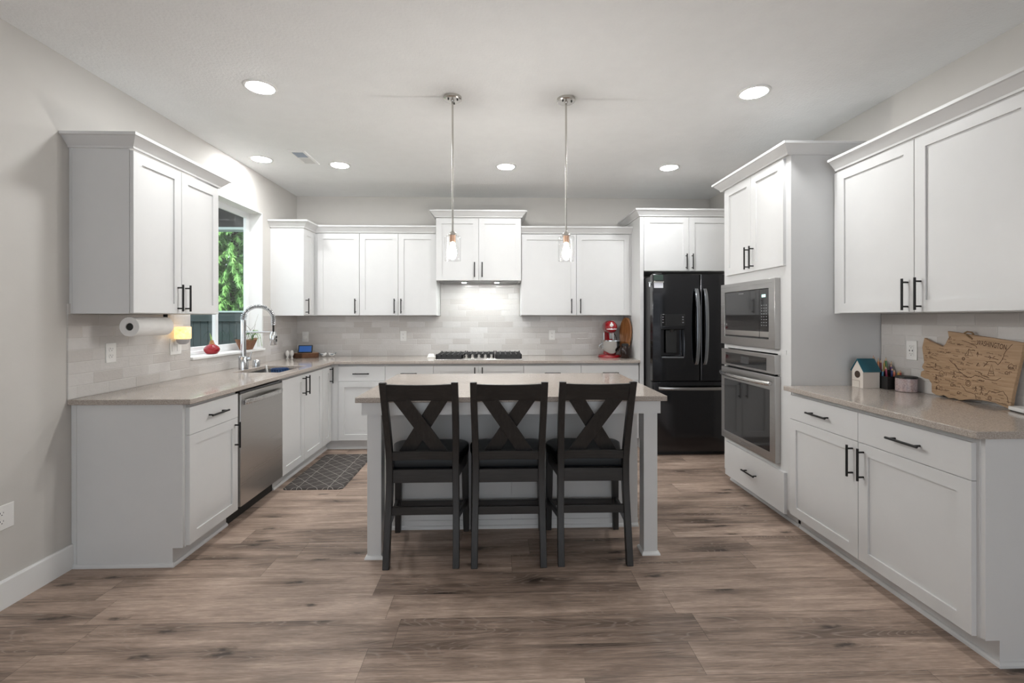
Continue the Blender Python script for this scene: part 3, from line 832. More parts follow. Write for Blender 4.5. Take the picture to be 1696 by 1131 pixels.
# ------------------------------------------------------------------ refrigerator
fr = thing('refrigerator', 'black stainless french-door refrigerator with water dispenser', 'refrigerator', (1.97, 4.86, 0))
FY = 4.430; FX0, FX1, FXM = 1.502, 2.436, 1.970
MB().box((FX0 + 0.014, FY + 0.078, 0.02), (FX1 - 0.012, YB - 0.03, 1.760)).build('body', plain('fridge_side', (0.05, 0.05, 0.052), 0.5, 0.3), fr, bevel=0.004)
MB().box((FX0 + 0.02, FY + 0.05, 0.001), (FX1 - 0.02, FY + 0.30, 0.036)).build('kick_grille', M['blackplastic'], fr, smooth=0)
def fdoor(x0, x1, z0, z1, name):
    pr = []                                   # softly rounded front edge in plan
    r = 0.022
    pr += [(x0, FY + 0.074), (x0, FY + r)]
    for k in range(1, 6): a = PI + k * PI / 2 / 6; pr.append((x0 + r + r * math.cos(a), FY + r + r * math.sin(a)))
    pr.append((x0 + r, FY)); pr.append((x1 - r, FY))
    for k in range(1, 6): a = 1.5 * PI + k * PI / 2 / 6; pr.append((x1 - r + r * math.cos(a), FY + r + r * math.sin(a)))
    pr += [(x1, FY + r), (x1, FY + 0.074)]
    return MB().prism(pr, z0, z1).build(name, M['blacksteel'], fr, bevel=0.003)
# left door is built round the dispenser recess
DX0, DX1, DZ0, DZ1 = 1.588, 1.812, 0.972, 1.236
fz0, fz1 = 0.732, 1.776
def grid_door(x0, x1, z0, z1, hx0, hx1, hz0, hz1):
    r = 0.022
    xs = [x0, hx0, hx1, x1]; zs = [z0, hz0, hz1, z1]
    mb = MB(); v = []; f = []
    I = lambda i, j, k: (k * 16 + j * 4 + i)
    for y in (FY, FY + 0.074):
        for j in range(4):
            for i in range(4):
                v.append((xs[i], y, zs[j]))
    for j in range(3):
        for i in range(3):
            if (i, j) != (1, 1): f.append((I(i, j, 0), I(i + 1, j, 0), I(i + 1, j + 1, 0), I(i, j + 1, 0)))
            f.append((I(i, j, 1), I(i, j + 1, 1), I(i + 1, j + 1, 1), I(i + 1, j, 1)))
    for i in range(3):
        f.append((I(i, 0, 0), I(i, 0, 1), I(i + 1, 0, 1), I(i + 1, 0, 0))); f.append((I(i, 3, 0), I(i + 1, 3, 0), I(i + 1, 3, 1), I(i, 3, 1)))
        f.append((I(0, i, 0), I(0, i + 1, 0), I(0, i + 1, 1), I(0, i, 1))); f.append((I(3, i, 0), I(3, i, 1), I(3, i + 1, 1), I(3, i + 1, 0)))
    n = len(v)                                 # recess walls and floor
    for (i, j) in ((1, 1), (2, 1), (2, 2), (1, 2)): v.append((xs[i], FY + 0.060, zs[j]))
    hole = [I(1, 1, 0), I(2, 1, 0), I(2, 2, 0), I(1, 2, 0)]
    for k in range(4): f.append((hole[k], hole[(k + 1) % 4], n + (k + 1) % 4, n + k))
    f.append((n, n + 1, n + 2, n + 3))
    return mb.add(v, f).build('door', M['blacksteel'], fr, bevel=0.006)
dl = grid_door(FX0, FXM - 0.002, fz0, fz1, DX0, DX1, DZ0, DZ1)
drr = fdoor(FXM + 0.002, FX1, fz0, fz1, 'door')
dz = fdoor(FX0, FX1, 0.042, fz0 - 0.012, 'freezer_drawer')
MB().box((1.580, FY - 0.004, 1.268), (1.822, FY - 0.0002, 1.384)).build('control_panel', M['blackglass'], dl, bevel=0.002)
mb = MB()
for z in (1.300, 1.327, 1.352):
    for x in (1.596, 1.793): mb.box((x, FY - 0.0046, z), (x + 0.014, FY - 0.0036, z + 0.010))
mb.build('panel_icons', plain('panel_icon', (0.16, 0.16, 0.17), 0.5), dl, smooth=0)
MB().box((1.580, FY - 0.004, 1.238), (1.822, FY - 0.0002, 1.264)).build('dispenser_trim', M['blacksteel'], dl, bevel=0.002)
MB().box((DX0 + 0.004, FY - 0.008, DZ0 - 0.016), (DX1 - 0.004, FY + 0.055, DZ0 - 0.0005)).build('drip_tray', M['blacksteel_handle'], dl, bevel=0.002)
MB().box((DX0 + 0.055, FY + 0.028, DZ0 + 0.03), (DX1 - 0.060, FY + 0.042, DZ1 - 0.004)).build('dispenser_paddle', M['blackplastic'], dl, bevel=0.006)
MB().cyl((1.700, FY + 0.022, DZ1 - 0.0005), (1.700, FY + 0.022, DZ1 - 0.028), 0.020, 16, 0.014).build('spout', M['blackplastic'], dl)
def bowed_handle(x, parent):
    rings = []
    for i in range(21):
        s = i / 20; z = 0.893 + s * 0.742; b = (4 * s * (1 - s)) ** 0.55
        y = FY - 0.006 - 0.056 * b; hw = 0.0185
        rings.append([(x - hw, y + .010, z), (x - hw * .85, y - .006, z), (x, y - .011, z), (x + hw * .85, y - .006, z), (x + hw, y + .010, z), (x, y + .014, z)])
    return MB().loft(rings).build('handle', M['blacksteel_handle'], parent, smooth=60)
bowed_handle(1.930, dl); bowed_handle(2.014, drr)
rings = []
for i in range(17):
    s = i / 16; x = 1.558 + s * 0.82; b = (4 * s * (1 - s)) ** 0.55; y = FY - 0.005 - 0.048 * b; z = 0.662; h = 0.0165
    rings.append([(x, y + .010, z - h), (x, y - .006, z - h * .8), (x, y - .010, z), (x, y - .006, z + h * .8), (x, y + .010, z + h)])
MB().loft(rings).build('handle', brushed('freezer_handle_steel', (0.42, 0.405, 0.39), 0.25, axis=0), dz, smooth=60)
MB().box((FX0 + 0.03, FY + 0.02, 1.777), (FX0 + 0.10, FY + 0.10, 1.790)).build('hinge_cover', M['blackplastic'], fr, bevel=0.003)
o = MB().box((1.512, FY - 0.003, 1.716), (1.606, FY - 0.0008, 1.770)).build('magnet', plain('dark_green_magnet', (0.035, 0.06, 0.05), 0.5), bevel=0.001)
tag(o, 'dark green rectangular magnet at the top left corner of the refrigerator door', 'magnet')
mg = thing('magnetic_clip', 'white paper note held by a grey clip on the refrigerator door', 'note', (1.56, FY - 0.001, 1.64))
MB().box((1.516, FY - 0.0022, 1.642), (1.606, FY - 0.0010, 1.698)).build('note', plain('white_note', (0.80, 0.81, 0.86), 0.7), mg, smooth=0)
MB().box((1.512, FY - 0.006, 1.694), (1.612, FY - 0.0024, 1.706)).build('clip', M['nickel'], mg, bevel=0.001)
mb = MB()
for z in (1.683, 1.676, 1.669, 1.658): mb.box((1.522, FY - 0.0028, z), (1.598 if z > 1.66 else 1.57, FY - 0.0021, z + 0.0018))
mb.build('print', plain('grey_print', (0.45, 0.46, 0.55), 0.8), mg, smooth=0)
cl = MB().cyl((1.486, FY + 0.030, 1.655), (1.486, FY + 0.030, 1.700), 0.009, 12)
cl.cyl((1.4845, FY + 0.030, 1.678), (1.5018, FY + 0.030, 1.678), 0.006, 10); cl.box((1.478, FY + 0.012, 1.692), (1.494, FY + 0.045, 1.702))
tag(cl.build('magnetic_hook', M['chrome']), 'shiny metal magnetic hook clinging to the refrigerator left edge', 'hook')

# ------------------------------------------------------------------ microwave and wall oven in the tower
FM = FR(1.880)                                # fronts stand 40 mm proud
mw = thing('microwave_oven', 'stainless built-in microwave with black glass door, upper unit of the tower', 'microwave', (2.1, 3.37, 1.14))
MY0, MY1, MZ0, MZ1 = 3.003, 3.742, 1.1405, 1.6185
ring_ = MB()
def frame_ring(F, a0, b0, a1, b1, wl, wr, wb, wt, c0, c1):
    rings = []
    for (a, b, sa, sb) in ((a0, b0, wl, wb), (a1, b0, -wr, wb), (a1, b1, -wr, -wt), (a0, b1, wl, -wt)):
        rings.append([F(a, b, c0), F(a, b, c1), F(a + sa, b + sb, c1), F(a + sa, b + sb, c0)])
    return MB().loft(rings, False, True)
frame_ring(FM, -MY1, MZ0, -MY0, MZ1, 0.063, 0.070, 0.062, 0.066, 0.001, 0.040).build('trim_frame', brushed('microwave_trim_steel', (0.42, 0.41, 0.40), 0.30, axis=1), mw, bevel=0.002)
MB().box((1.876, MY0 + 0.065, MZ0 + 0.06), (2.30, MY1 - 0.06, MZ1 - 0.06)).build('body', M['blackplastic'], mw, smooth=0)
mb = MB(); FM.box(mb, -3.676, 1.2045, 0.005, -3.191, 1.5505, 0.036); d_ = mb.build('door', M['blackglass'], mw, bevel=0.001)
mb = MB(); FM.box(mb, -3.674, 1.216, 0.0362, -3.193, 1.254, 0.0385); mb.build('door_strip', M['steel'], d_, bevel=0.001)
mb = MB(); FM.box(mb, -3.188, 1.2045, 0.005, -3.075, 1.5505, 0.036); p_ = mb.build('control_panel', M['blackglass'], mw, bevel=0.001)
mb = MB(); FM.box(mb, -3.186, 1.216, 0.0362, -3.077, 1.254, 0.0385); mb.build('panel_strip', M['steel'], p_, bevel=0.001)
mb = MB(); FM.box(mb, -3.160, 1.493, 0.0362, -3.113, 1.513, 0.0368); mb.build('clock_display', emis('teal_digits', (0.25, 0.85, 0.75), 0.8), p_, smooth=0)
mb = MB()
for r in range(8):
    for k in range(3): FM.box(mb, -3.166 + k * 0.028, 1.295 + r * 0.020, 0.0362, -3.155 + k * 0.028, 1.300 + r * 0.020, 0.0366)
mb.build('keypad', plain('keypad_print', (0.30, 0.31, 0.32), 0.5), p_, smooth=0)
mb = MB(); FM.box(mb, -3.47, 1.530, 0.0362, -3.40, 1.5345, 0.0366); mb.build('maker_mark', plain('grey_mark', (0.25, 0.25, 0.25), 0.5), d_, smooth=0)

ov = thing('wall_oven', 'stainless wall oven with black window and long bar handle', 'oven', (2.1, 3.37, 0.375))
ovs = brushed('oven_steel', (0.46, 0.45, 0.44), 0.30, axis=1)
MB().box((1.876, 3.06, 0.38), (2.40, 3.69, 1.09)).build('body', M['blackplastic'], ov, smooth=0)
mb = MB(); FM.box(mb, -3.733, 0.970, 0.001, -3.003, 1.100, 0.040); cp = mb.build('control_panel', ovs, ov, bevel=0.002)
mb = MB(); FM.box(mb, -3.662, 0.986, 0.0402, -3.098, 1.074, 0.0415); mb.build('display_glass', M['blackglass'], cp, bevel=0.001)
mb = MB(); FM.box(mb, -3.430, 1.008, 0.0416, -3.320, 1.058, 0.0420); mb.build('clock_display', plain('dim_display', (0.05, 0.052, 0.055), 0.2), cp, smooth=0)
od = frame_ring(FM, -3.734, 0.378, -2.999, 0.957, 0.045, 0.062, 0.060, 0.098, 0.001, 0.040).build('door', ovs, ov, bevel=0.002)
mb = MB(); FM.box(mb, -3.692, 0.436, 0.004, -3.059, 0.861, 0.0385); mb.build('door_glass', M['blackglass'], od, smooth=0)
rings = []
for i in range(19):
    s = i / 18; a = -3.725 + s * 0.690; b = (4 * s * (1 - s)) ** 0.6; c_ = 0.0405 + 0.012 + 0.040 * b; r = 0.0155
    rings.append([FM(a, 0.905 + r * math.cos(q), c_ + r * 0.75 * math.sin(q)) for q in [2 * PI * k / 10 for k in range(10)]])
mb = MB().loft(rings)
mb.build('handle', M['steelx'], od, smooth=60)
mb = MB(); FM.box(mb, -3.43, 0.402, 0.0402, -3.30, 0.407, 0.0405); mb.build('maker_mark', plain('oven_mark', (0.20, 0.20, 0.20), 0.5), od, smooth=0)

# ------------------------------------------------------------------ gas cooktop
ck = thing('gas_cooktop', 'stainless gas cooktop with black cast iron grates and five knobs', 'cooktop', (-0.205, 4.95, SZ1))
CX0, CX1, CY0, CY1 = -0.656, 0.247, 4.712, 5.225
MB().box((CX0, CY0, SZ1 + .0005), (CX1, CY1, SZ1 + 0.012)).build('tray', M['steelx'], ck, bevel=0.004)
def grate(x0, x1, y0, y1, cut=0.0, side=0):
    mb = MB(); z0, z1 = SZ1 + 0.0125, SZ1 + 0.060; w = 0.013
    for x in (x0, x1 - w): mb.box((x, y0 if cut == 0 else y0, z0 + 0.018), (x + w, y1, z1 - 0.006))
    for y in (y0, y1 - w): mb.box((x0, y, z0 if y == y0 else z0 + 0.018), (x1, y + w, z1 - 0.006))
    n = 5
    for i in range(1, n): xx = x0 + (x1 - x0) * i / n; mb.box((xx - w / 2, y0, z0 + 0.022), (xx + w / 2, y1, z1))
    for i in range(1, 5): yy = y0 + (y1 - y0) * i / 5; mb.box((x0, yy - w / 2, z0 + 0.022), (x1, yy + w / 2, z1 - 0.002))
    for x in (x0, x1 - w):
        for y in (y0, y1 - w): mb.box((x, y, z0), (x + w, y + w, z1 + 0.004))
    return mb.build('grate', M['iron'], ck, bevel=0.0012, seg=1)
grate(CX0 + 0.008, CX0 + 0.285, CY0 + 0.022, CY1 - 0.02)
grate(CX1 - 0.285, CX1 - 0.008, CY0 + 0.022, CY1 - 0.02)
grate(CX0 + 0.293, CX1 - 0.293, CY0 + 0.125, CY1 - 0.02)
for x, y, r in ((-0.51, 4.84, .045), (-0.51, 5.09, .04), (-0.205, 5.02, .055), (0.10, 4.84, .04), (0.10, 5.09, .045)):
    MB().lathe((x, y, SZ1 + 0.0122), [(r, 0), (r, 0.014), (r * .8, 0.018), (0.004, 0.018)], 24).build('burner', M['iron'], ck)
MB().prism([(-0.385, CY0 + 0.006), (-0.025, CY0 + 0.006), (-0.075, CY0 + 0.118), (-0.335, CY0 + 0.118)], SZ1 + 0.0122, SZ1 + 0.018).build('knob_panel', M['steelx'], ck, bevel=0.002)
for k in range(5):
    x = -0.337 + k * 0.066
    kb = MB().lathe((x, CY0 + 0.052, SZ1 + 0.0182), [(0.021, 0), (0.021, 0.006), (0.017, 0.010), (0.0155, 0.030), (0.012, 0.033)], 20)
    kb.box((x - 0.004, CY0 + 0.030, SZ1 + 0.040), (x + 0.004, CY0 + 0.072, SZ1 + 0.058)); kb.build('knob', M['nickel'], ck, bevel=0.001)
# ------------------------------------------------------------------ lamps
lens_m = emis('downlight_lens', (0.97, 0.985, 0.985), CAN_W / (PI * PI * 0.074 ** 2))
CANS = [(-1.435, 2.803, 'recessed ceiling light at the front left, nearest the window wall cabinets'),
        (1.578, 2.785, 'recessed ceiling light at the front right, before the oven tower crown'),
        (-2.076, 4.072, 'recessed ceiling light close to the window wall, left of the air vent'),
        (-1.444, 4.212, 'recessed ceiling light just right of the ceiling air vent'),
        (0.068, 4.214, 'recessed ceiling light seen between the two pendant rods'),
        (1.579, 4.200, 'recessed ceiling light at the back right, over the refrigerator side')]
for x, y, lab in CANS:
    t = thing('recessed_light', lab, 'ceiling light', (x, y, ZC - 0.008), 0, 'recessed ceiling lights')
    rings = []
    pr = [(0.096, 0.0075), (0.094, 0.003), (0.086, 0.0), (0.077, 0.0005), (0.0745, 0.004), (0.0745, 0.0075)]
    for k in range(40):
        a = 2 * PI * k / 40; rings.append([(x + r * math.cos(a), y + r * math.sin(a), ZC - 0.008 + h) for r, h in pr])
    MB().loft(rings, False, True).build('trim_ring', M['trim'], t, smooth=50)
    MB().lathe((x, y, ZC - 0.0045), [(0.074, 0.003), (0.074, -0.003), (0.060, -0.0075), (0.030, -0.0095), (0.002, -0.010)], 32).build('lens', lens_m, t, smooth=50)
bulb_m = emis('pendant_bulb', (1.0, 0.975, 0.93), BULB_W / (PI * PI * 4 * 0.024 * 0.036))
for x, y, lab in ((-0.290, 2.902, 'glass jar pendant lamp hanging over the left half of the island'), (0.430, 2.905, 'glass jar pendant lamp hanging over the right half of the island')):
    t = thing('pendant_lamp', lab, 'pendant lamp', (x, y, 1.712), 0, 'pendant lamps over the island')
    cn = MB().lathe((x, y, ZC), [(0.058, -0.0005), (0.058, -0.016), (0.052, -0.022), (0.012, -0.023), (0.010, -0.030), (0.004, -0.030)], 32).build('canopy', M['nickel'], t)
    for q in (-2.3, -0.5, 1.4):
        MB().lathe((x + 0.036 * math.cos(q), y + 0.036 * math.sin(q), ZC - 0.030), [(0.004, 0.009), (0.0055, 0.004), (0.003, 0.0)], 10).build('screw', M['blackmetal'], cn)
    MB().cyl((x, y, ZC - 0.029), (x, y, 1.905), 0.0062, 12).build('rod', M['nickel'], t)
    MB().lathe((x, y, 1.872), [(0.007, 0.034), (0.009, 0.026), (0.022, 0.016), (0.028, 0.004), (0.028, 0.0), (0.002, 0.0)], 24).build('socket_cap', M['nickel'], t)
    MB().lathe((x, y, 1.825), [(0.0185, 0.0465), (0.0185, 0.004), (0.014, 0.0)], 20).build('socket', M['copper'], t)
    MB().lathe((x, y, 1.712), [(0.052, 0.0), (0.0522, 0.150), (0.049, 0.157), (0.027, 0.1595), (0.027, 0.157), (0.048, 0.1545), (0.0495, 0.150), (0.0495, 0.0)], 40).build('glass_shade', M['shade'], t, smooth=50)
    MB().lathe((x, y, 1.730), [(0.002, 0.0), (0.014, 0.004), (0.0235, 0.020), (0.0245, 0.034), (0.020, 0.058), (0.014, 0.078), (0.012, 0.0945)], 24).build('bulb', bulb_m, t, smooth=60)
v = thing('ceiling_vent', 'white rectangular ceiling air vent with two louvre blocks', 'vent', (-1.690, 4.025, ZC - 0.008))
VX0, VX1, VY0, VY1 = -1.762, -1.615, 3.862, 4.190
rings = []
for (a, b, sa, sb) in ((VX0, VY0, 1, 1), (VX1, VY0, -1, 1), (VX1, VY1, -1, -1), (VX0, VY1, 1, -1)):
    rings.append([(a, b, ZC - .0005), (a + sa * .004, b + sb * .004, ZC - .007), (a + sa * .026, b + sb * .026, ZC - .007), (a + sa * .026, b + sb * .026, ZC - .0005)])
MB().loft(rings, False, True).build('frame', M['trim'], v, smooth=0)
ym_ = (VY0 + VY1) / 2
MB().box((VX0 + .0262, ym_ - .006, ZC - .0068), (VX1 - .0262, ym_ + .006, ZC - .0008)).build('divider', M['trim'], v, smooth=0)
for y0, y1, tilt in ((VY0 + .0265, ym_ - .0065, 1), (ym_ + .0065, VY1 - .0265, -1)):
    rings = []; mb = MB(); n = 9
    zig = []
    for i in range(n):
        yy = y0 + (y1 - y0) * (i + (0.15 if tilt > 0 else 0.0)) / n; w = (y1 - y0) / n * 0.85
        zig += [(yy, ZC - (.0062 if tilt > 0 else .0018)), (yy + w, ZC - (.0018 if tilt > 0 else .0062))]
    mb.loft([[(VX0 + .0265, a, b), (VX1 - .0265, a, b), (VX1 - .0265, a, b + .0008), (VX0 + .0265, a, b + .0008)] for a, b in zig])
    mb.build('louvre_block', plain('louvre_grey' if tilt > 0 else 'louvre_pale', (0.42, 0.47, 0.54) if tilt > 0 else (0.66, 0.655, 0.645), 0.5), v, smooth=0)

# ------------------------------------------------------------------ outlets and switches
def outlet(F, label, kind='duplex', w=0.070, h=0.115, group=None):
    t = thing('wall_outlet' if kind != 'switch' else 'wall_switch', label, 'outlet' if kind != 'switch' else 'switch', F(0, -h / 2, 0), 0, None)
    def bx(n, m, a0, b0, c0, a1, b1, c1, par=t, **k):
        mb = MB(); F.box(mb, a0, b0, c0, a1, b1, c1); return mb.build(n, m, par, **k)
    bx('cover_plate', M['plate'], -w / 2, -h / 2, 0.0004, w / 2, h / 2, 0.006, bevel=0.0022)
    if kind == 'duplex':
        for s in (-1, 1):
            mb = MB(); pts = []
            for k in range(20):
                a = 2 * PI * k / 20; pts.append((max(-.0165, min(.0165, .0175 * math.cos(a) * 1.05)), s * 0.0195 + max(-.0135, min(.0135, .0155 * math.sin(a)))))
            mb.loft([[F(a, b, .0062) for a, b in pts], [F(a, b, .0085) for a, b in pts]])
            rc = mb.build('receptacle', M['plate'], t, smooth=0)
            mb = MB(); y = s * 0.0195 + .003
            F.box(mb, -.0078, y - .002, .0082, -.0058, y + .006, .0088); F.box(mb, .0058, y - .002, .0082, .0078, y + .005, .0088); F.box(mb, -.0022, y - .0105, .0082, .0022, y - .0062, .0088)
            mb.build('slots', M['slot'], rc, smooth=0)
    elif kind == 'gfci':
        rc = bx('receptacle', M['plate'], -.0165, -.0335, .0062, .0165, .0335, .0085, bevel=0.001)
        mb = MB()
        for s in (-1, 1):
            y = s * .022
            F.box(mb, -.0078, y, .0083, -.0058, y + .007, .0089); F.box(mb, .0058, y, .0083, .0078, y + .006, .0089); F.box(mb, -.0022, y - .0085, .0083, .0022, y - .0045, .0089)
        mb.build('slots', M['slot'], rc, smooth=0)
        mb = MB(); F.box(mb, -.0125, -.006, .0083, -.007, .004, .0095); F.box(mb, .0065, -.006, .0083, .012, .004, .0095); mb.build('test_button', plain('dark_grey_button', (0.09, 0.09, 0.1), 0.5), rc, smooth=0)
    elif kind == 'switch':
        bx('rocker', M['plate'], -.0165, -.0335, .0062, .0165, .0335, .0095, bevel=0.0015)
    return t
outlet(FL(XL, 2.191, 0.424), 'white duplex outlet low on the bare left wall above the baseboard', w=0.117 * 0.98)
outlet(FL(XL + t_, 2.786, 1.146), 'white duplex outlet in the tile below the paper towel roll')
sw = outlet(FL(XL + t_, 3.331, 1.150), 'white double cover plate in the tile holding the amber night light', 'none', w=0.112)
for k, (dy, kind) in enumerate(((-0.025, 'r'), (0.025, 's'))):
    F = FL(XL + t_, 3.331 + dy, 1.150); mb = MB(); F.box(mb, -.0165, -.0335, .0062, .0165, .0335, .009); mb.build('receptacle' if kind == 'r' else 'rocker', M['plate'], sw, bevel=0.001)
wt = outlet(FB(YB - t_, -2.210, 1.137), 'white outlet with a plugged-in charger in the back left corner', 'none', w=0.072)
mb = MB(); F = FB(YB - t_, -2.206, 1.130); F.box(mb, -.022, -.030, .0062, .022, .022, .036); mb.build('charger_plug', M['plate'], wt, bevel=0.006)
outlet(FB(YB - t_, -1.097, 1.142), 'white duplex outlet in the back tile left of the cooktop')
outlet(FB(YB - t_, 0.617, 1.152), 'white duplex outlet in the back tile left of the red mixer')
outlet(FR(XR - t_, 2.662, 1.155), 'white outlet with two dark buttons on the right wall beside the map board', 'gfci')
nl = thing('night_light', 'glowing amber plug-in wax warmer shade over the double cover plate', 'night light', (XL + 0.06, 3.322, 1.19))
t = NT('amber_glow'); nz = t.noise(t.vec(*t.obj()), 45.0, 3.0)
t.set(Base_Color=(0.8, 0.6, 0.35), Emission_Color=t.ramp(nz, [(0.3, (1.0, 0.50, 0.13)), (0.7, (1.0, 0.76, 0.38))]), Emission_Strength=1.25, Roughness=0.5)
MB().lathe((XL + 0.068, 3.322, 1.204), [(0.047, 0.0), (0.050, 0.004), (0.050, 0.082), (0.047, 0.086), (0.040, 0.086), (0.040, 0.080), (0.002, 0.078)], 32).build('shade', t.m, nl)
MB().lathe((XL + 0.068, 3.322, 1.166), [(0.020, 0.0), (0.036, 0.014), (0.042, 0.037)], 24).build('base', plain('grey_base', (0.42, 0.41, 0.42), 0.5), nl)
MB().box((XL + 0.0178, 3.306, 1.165), (XL + 0.052, 3.338, 1.190)).build('plug', M['plate'], nl, bevel=0.003)

# ------------------------------------------------------------------ paper towel
pt = thing('paper_towel_roll', 'white paper towel roll mounted under the left wall cabinet', 'paper towel', (-2.112, 2.82, 1.24))
rings = []
for k in range(36):
    a = 2 * PI * k / 36; c_, s_ = math.cos(a), math.sin(a)
    rings.append([(-2.112 + r * c_, y, 1.302 + r * s_) for r, y in ((0.022, 2.682), (0.055, 2.681), (0.057, 2.684), (0.057, 2.957), (0.055, 2.960), (0.022, 2.960))])
MB().loft(rings, False, True).build('roll', M['paper'], pt, smooth=50)
MB().cyl((-2.112, 2.688, 1.302), (-2.112, 2.966, 1.302), 0.0215, 20).build('core', M['blackplastic'], pt)  # solid plug, coloured black for the dark inside of the hollow tube
MB().box((-2.124, 2.963, 1.285), (-2.100, 2.969, UB - 0.0005)).build('bracket', M['blackmetal'], pt, smooth=0)

# ------------------------------------------------------------------ faucet, air gap, basket in the sink
fa = thing('kitchen_faucet', 'chrome spring-neck kitchen faucet standing behind the sink', 'faucet', (-2.190, 3.995, SZ1))
FXx, FYy = -2.190, 3.995
MB().lathe((FXx, FYy, SZ1), [(0.038, 0.0005), (0.038, 0.105), (0.035, 0.110), (0.018, 0.112), (0.002, 0.112)], 28).build('body', M['chrome'], fa)
MB().cyl((FXx, FYy, SZ1 + 0.111), (FXx, FYy, 1.335), 0.0215, 20).build('column', M['chrome'], fa)
lv = MB().cyl((FXx + 0.0375, FYy, 1.000), (FXx + 0.062, FYy, 1.000), 0.014, 16).build('lever_hub', M['chrome'], fa)
MB().cyl((FXx + 0.054, FYy, 1.004), (FXx + 0.068, FYy + 0.004, 1.062), 0.0045, 10).build('lever', M['chrome'], lv)
hose = [(FXx, FYy, 1.333)]
R_, cx_ = 0.1265, FXx + 0.1265
for k in range(25):
    a = PI - PI * k / 24; hose.append((cx_ + R_ * math.cos(a), FYy, 1.345 + R_ * 0.86 * math.sin(a)))
hose.append((FXx + 2 * R_, FYy, 1.295)); hose.append((FXx + 2 * R_, FYy, 1.232))
MB().tube(hose, 0.0075, 12).build('hose', M['blackmetal'], fa, smooth=60)
# coil spring round the hose
L = [0.0]
for a, b in zip(hose, hose[1:]): L.append(L[-1] + (Vector(b) - Vector(a)).length)
def on_hose(s):
    for i in range(len(hose) - 1):
        if s <= L[i + 1] or i == len(hose) - 2:
            f = (s - L[i]) / max(1e-9, L[i + 1] - L[i]); return Vector(hose[i]).lerp(Vector(hose[i + 1]), f), (Vector(hose[i + 1]) - Vector(hose[i])).normalized()
pts = []; turns = 34; tot = L[-1] - 0.055; N_ = turns * 12
for k in range(N_ + 1):
    s = tot * k / N_; p, d = on_hose(s); a = Vector((0, 1, 0)); b = d.cross(a).normalized(); q = 2 * PI * turns * k / N_
    r = 0.0225 if k < N_ * 0.12 else 0.0165
    pts.append(p + r * (math.cos(q) * a + math.sin(q) * b))
MB().tube(pts, 0.0030, 6).build('spring', M['chrome'], fa, smooth=60)
MB().cyl((FXx + 0.021, FYy, 1.231), (FXx + 0.232, FYy, 1.228), 0.0075, 12).build('docking_arm', M['chrome'], fa)
hd = MB().lathe((FXx + 2 * R_, FYy, 1.118), [(0.025, 0.0), (0.028, 0.004), (0.027, 0.085), (0.020, 0.112), (0.011, 0.118)], 24).build('spray_head', M['chrome'], fa)
mb = MB(); mb.box((FXx + 2 * R_ + 0.023, FYy - 0.008, 1.148), (FXx + 2 * R_ + 0.031, FYy + 0.007, 1.172)); mb.build('spray_button', M['blackplastic'], hd, bevel=0.002)
mb = MB(); mb.box((FXx + 2 * R_ + 0.023, FYy - 0.008, 1.178), (FXx + 2 * R_ + 0.031, FYy + 0.007, 1.198)); mb.build('spray_button', M['blackplastic'], hd, bevel=0.002)
ag = MB().lathe((-2.185, 4.193, SZ1), [(0.030, 0.0005), (0.030, 0.052), (0.026, 0.060), (0.002, 0.061)], 24).build('sink_air_gap', M['chrome'])
tag(ag, 'short chrome air gap cap beside the faucet base', 'air gap')
bk = thing('dish_basket', 'dark blue slatted dish basket hanging in the sink', 'basket', (-1.955, 4.150, 0.83))
blue = plain('navy_plastic', (0.018, 0.055, 0.16), 0.35)
MB().lathe((-1.955, 4.150, 0.826), [(0.052, 0.0), (0.060, 0.006), (0.070, 0.070), (0.074, 0.076), (0.070, 0.076), (0.057, 0.010), (0.002, 0.008)], 28).build('bowl', blue, bk)
for k in range(20):
    a = 2 * PI * k / 20
    MB().cyl((-1.955 + .0605 * math.cos(a), 4.150 + .0605 * math.sin(a), .836), (-1.955 + .0725 * math.cos(a), 4.150 + .0725 * math.sin(a), .894), 0.003, 6).build('rib', plain('navy_rib', (0.05, 0.12, 0.28), 0.35) if k == 0 else bpy.data.materials['navy_rib'], bk)
br = MB().tube([(-2.035, 4.128, 0.80), (-2.052, 4.122, 0.88), (-2.062, 4.118, 0.935)], [0.008, 0.007, 0.009], 12)
br.lathe((-2.032, 4.129, 0.768), [(0.012, 0.0), (0.022, 0.008), (0.022, 0.030), (0.008, 0.036)], 16)
tag(br.build('dish_brush', plain('white_brush', (0.75, 0.74, 0.72), 0.4)), 'white handled dish brush leaning in the sink beside the blue basket', 'brush')

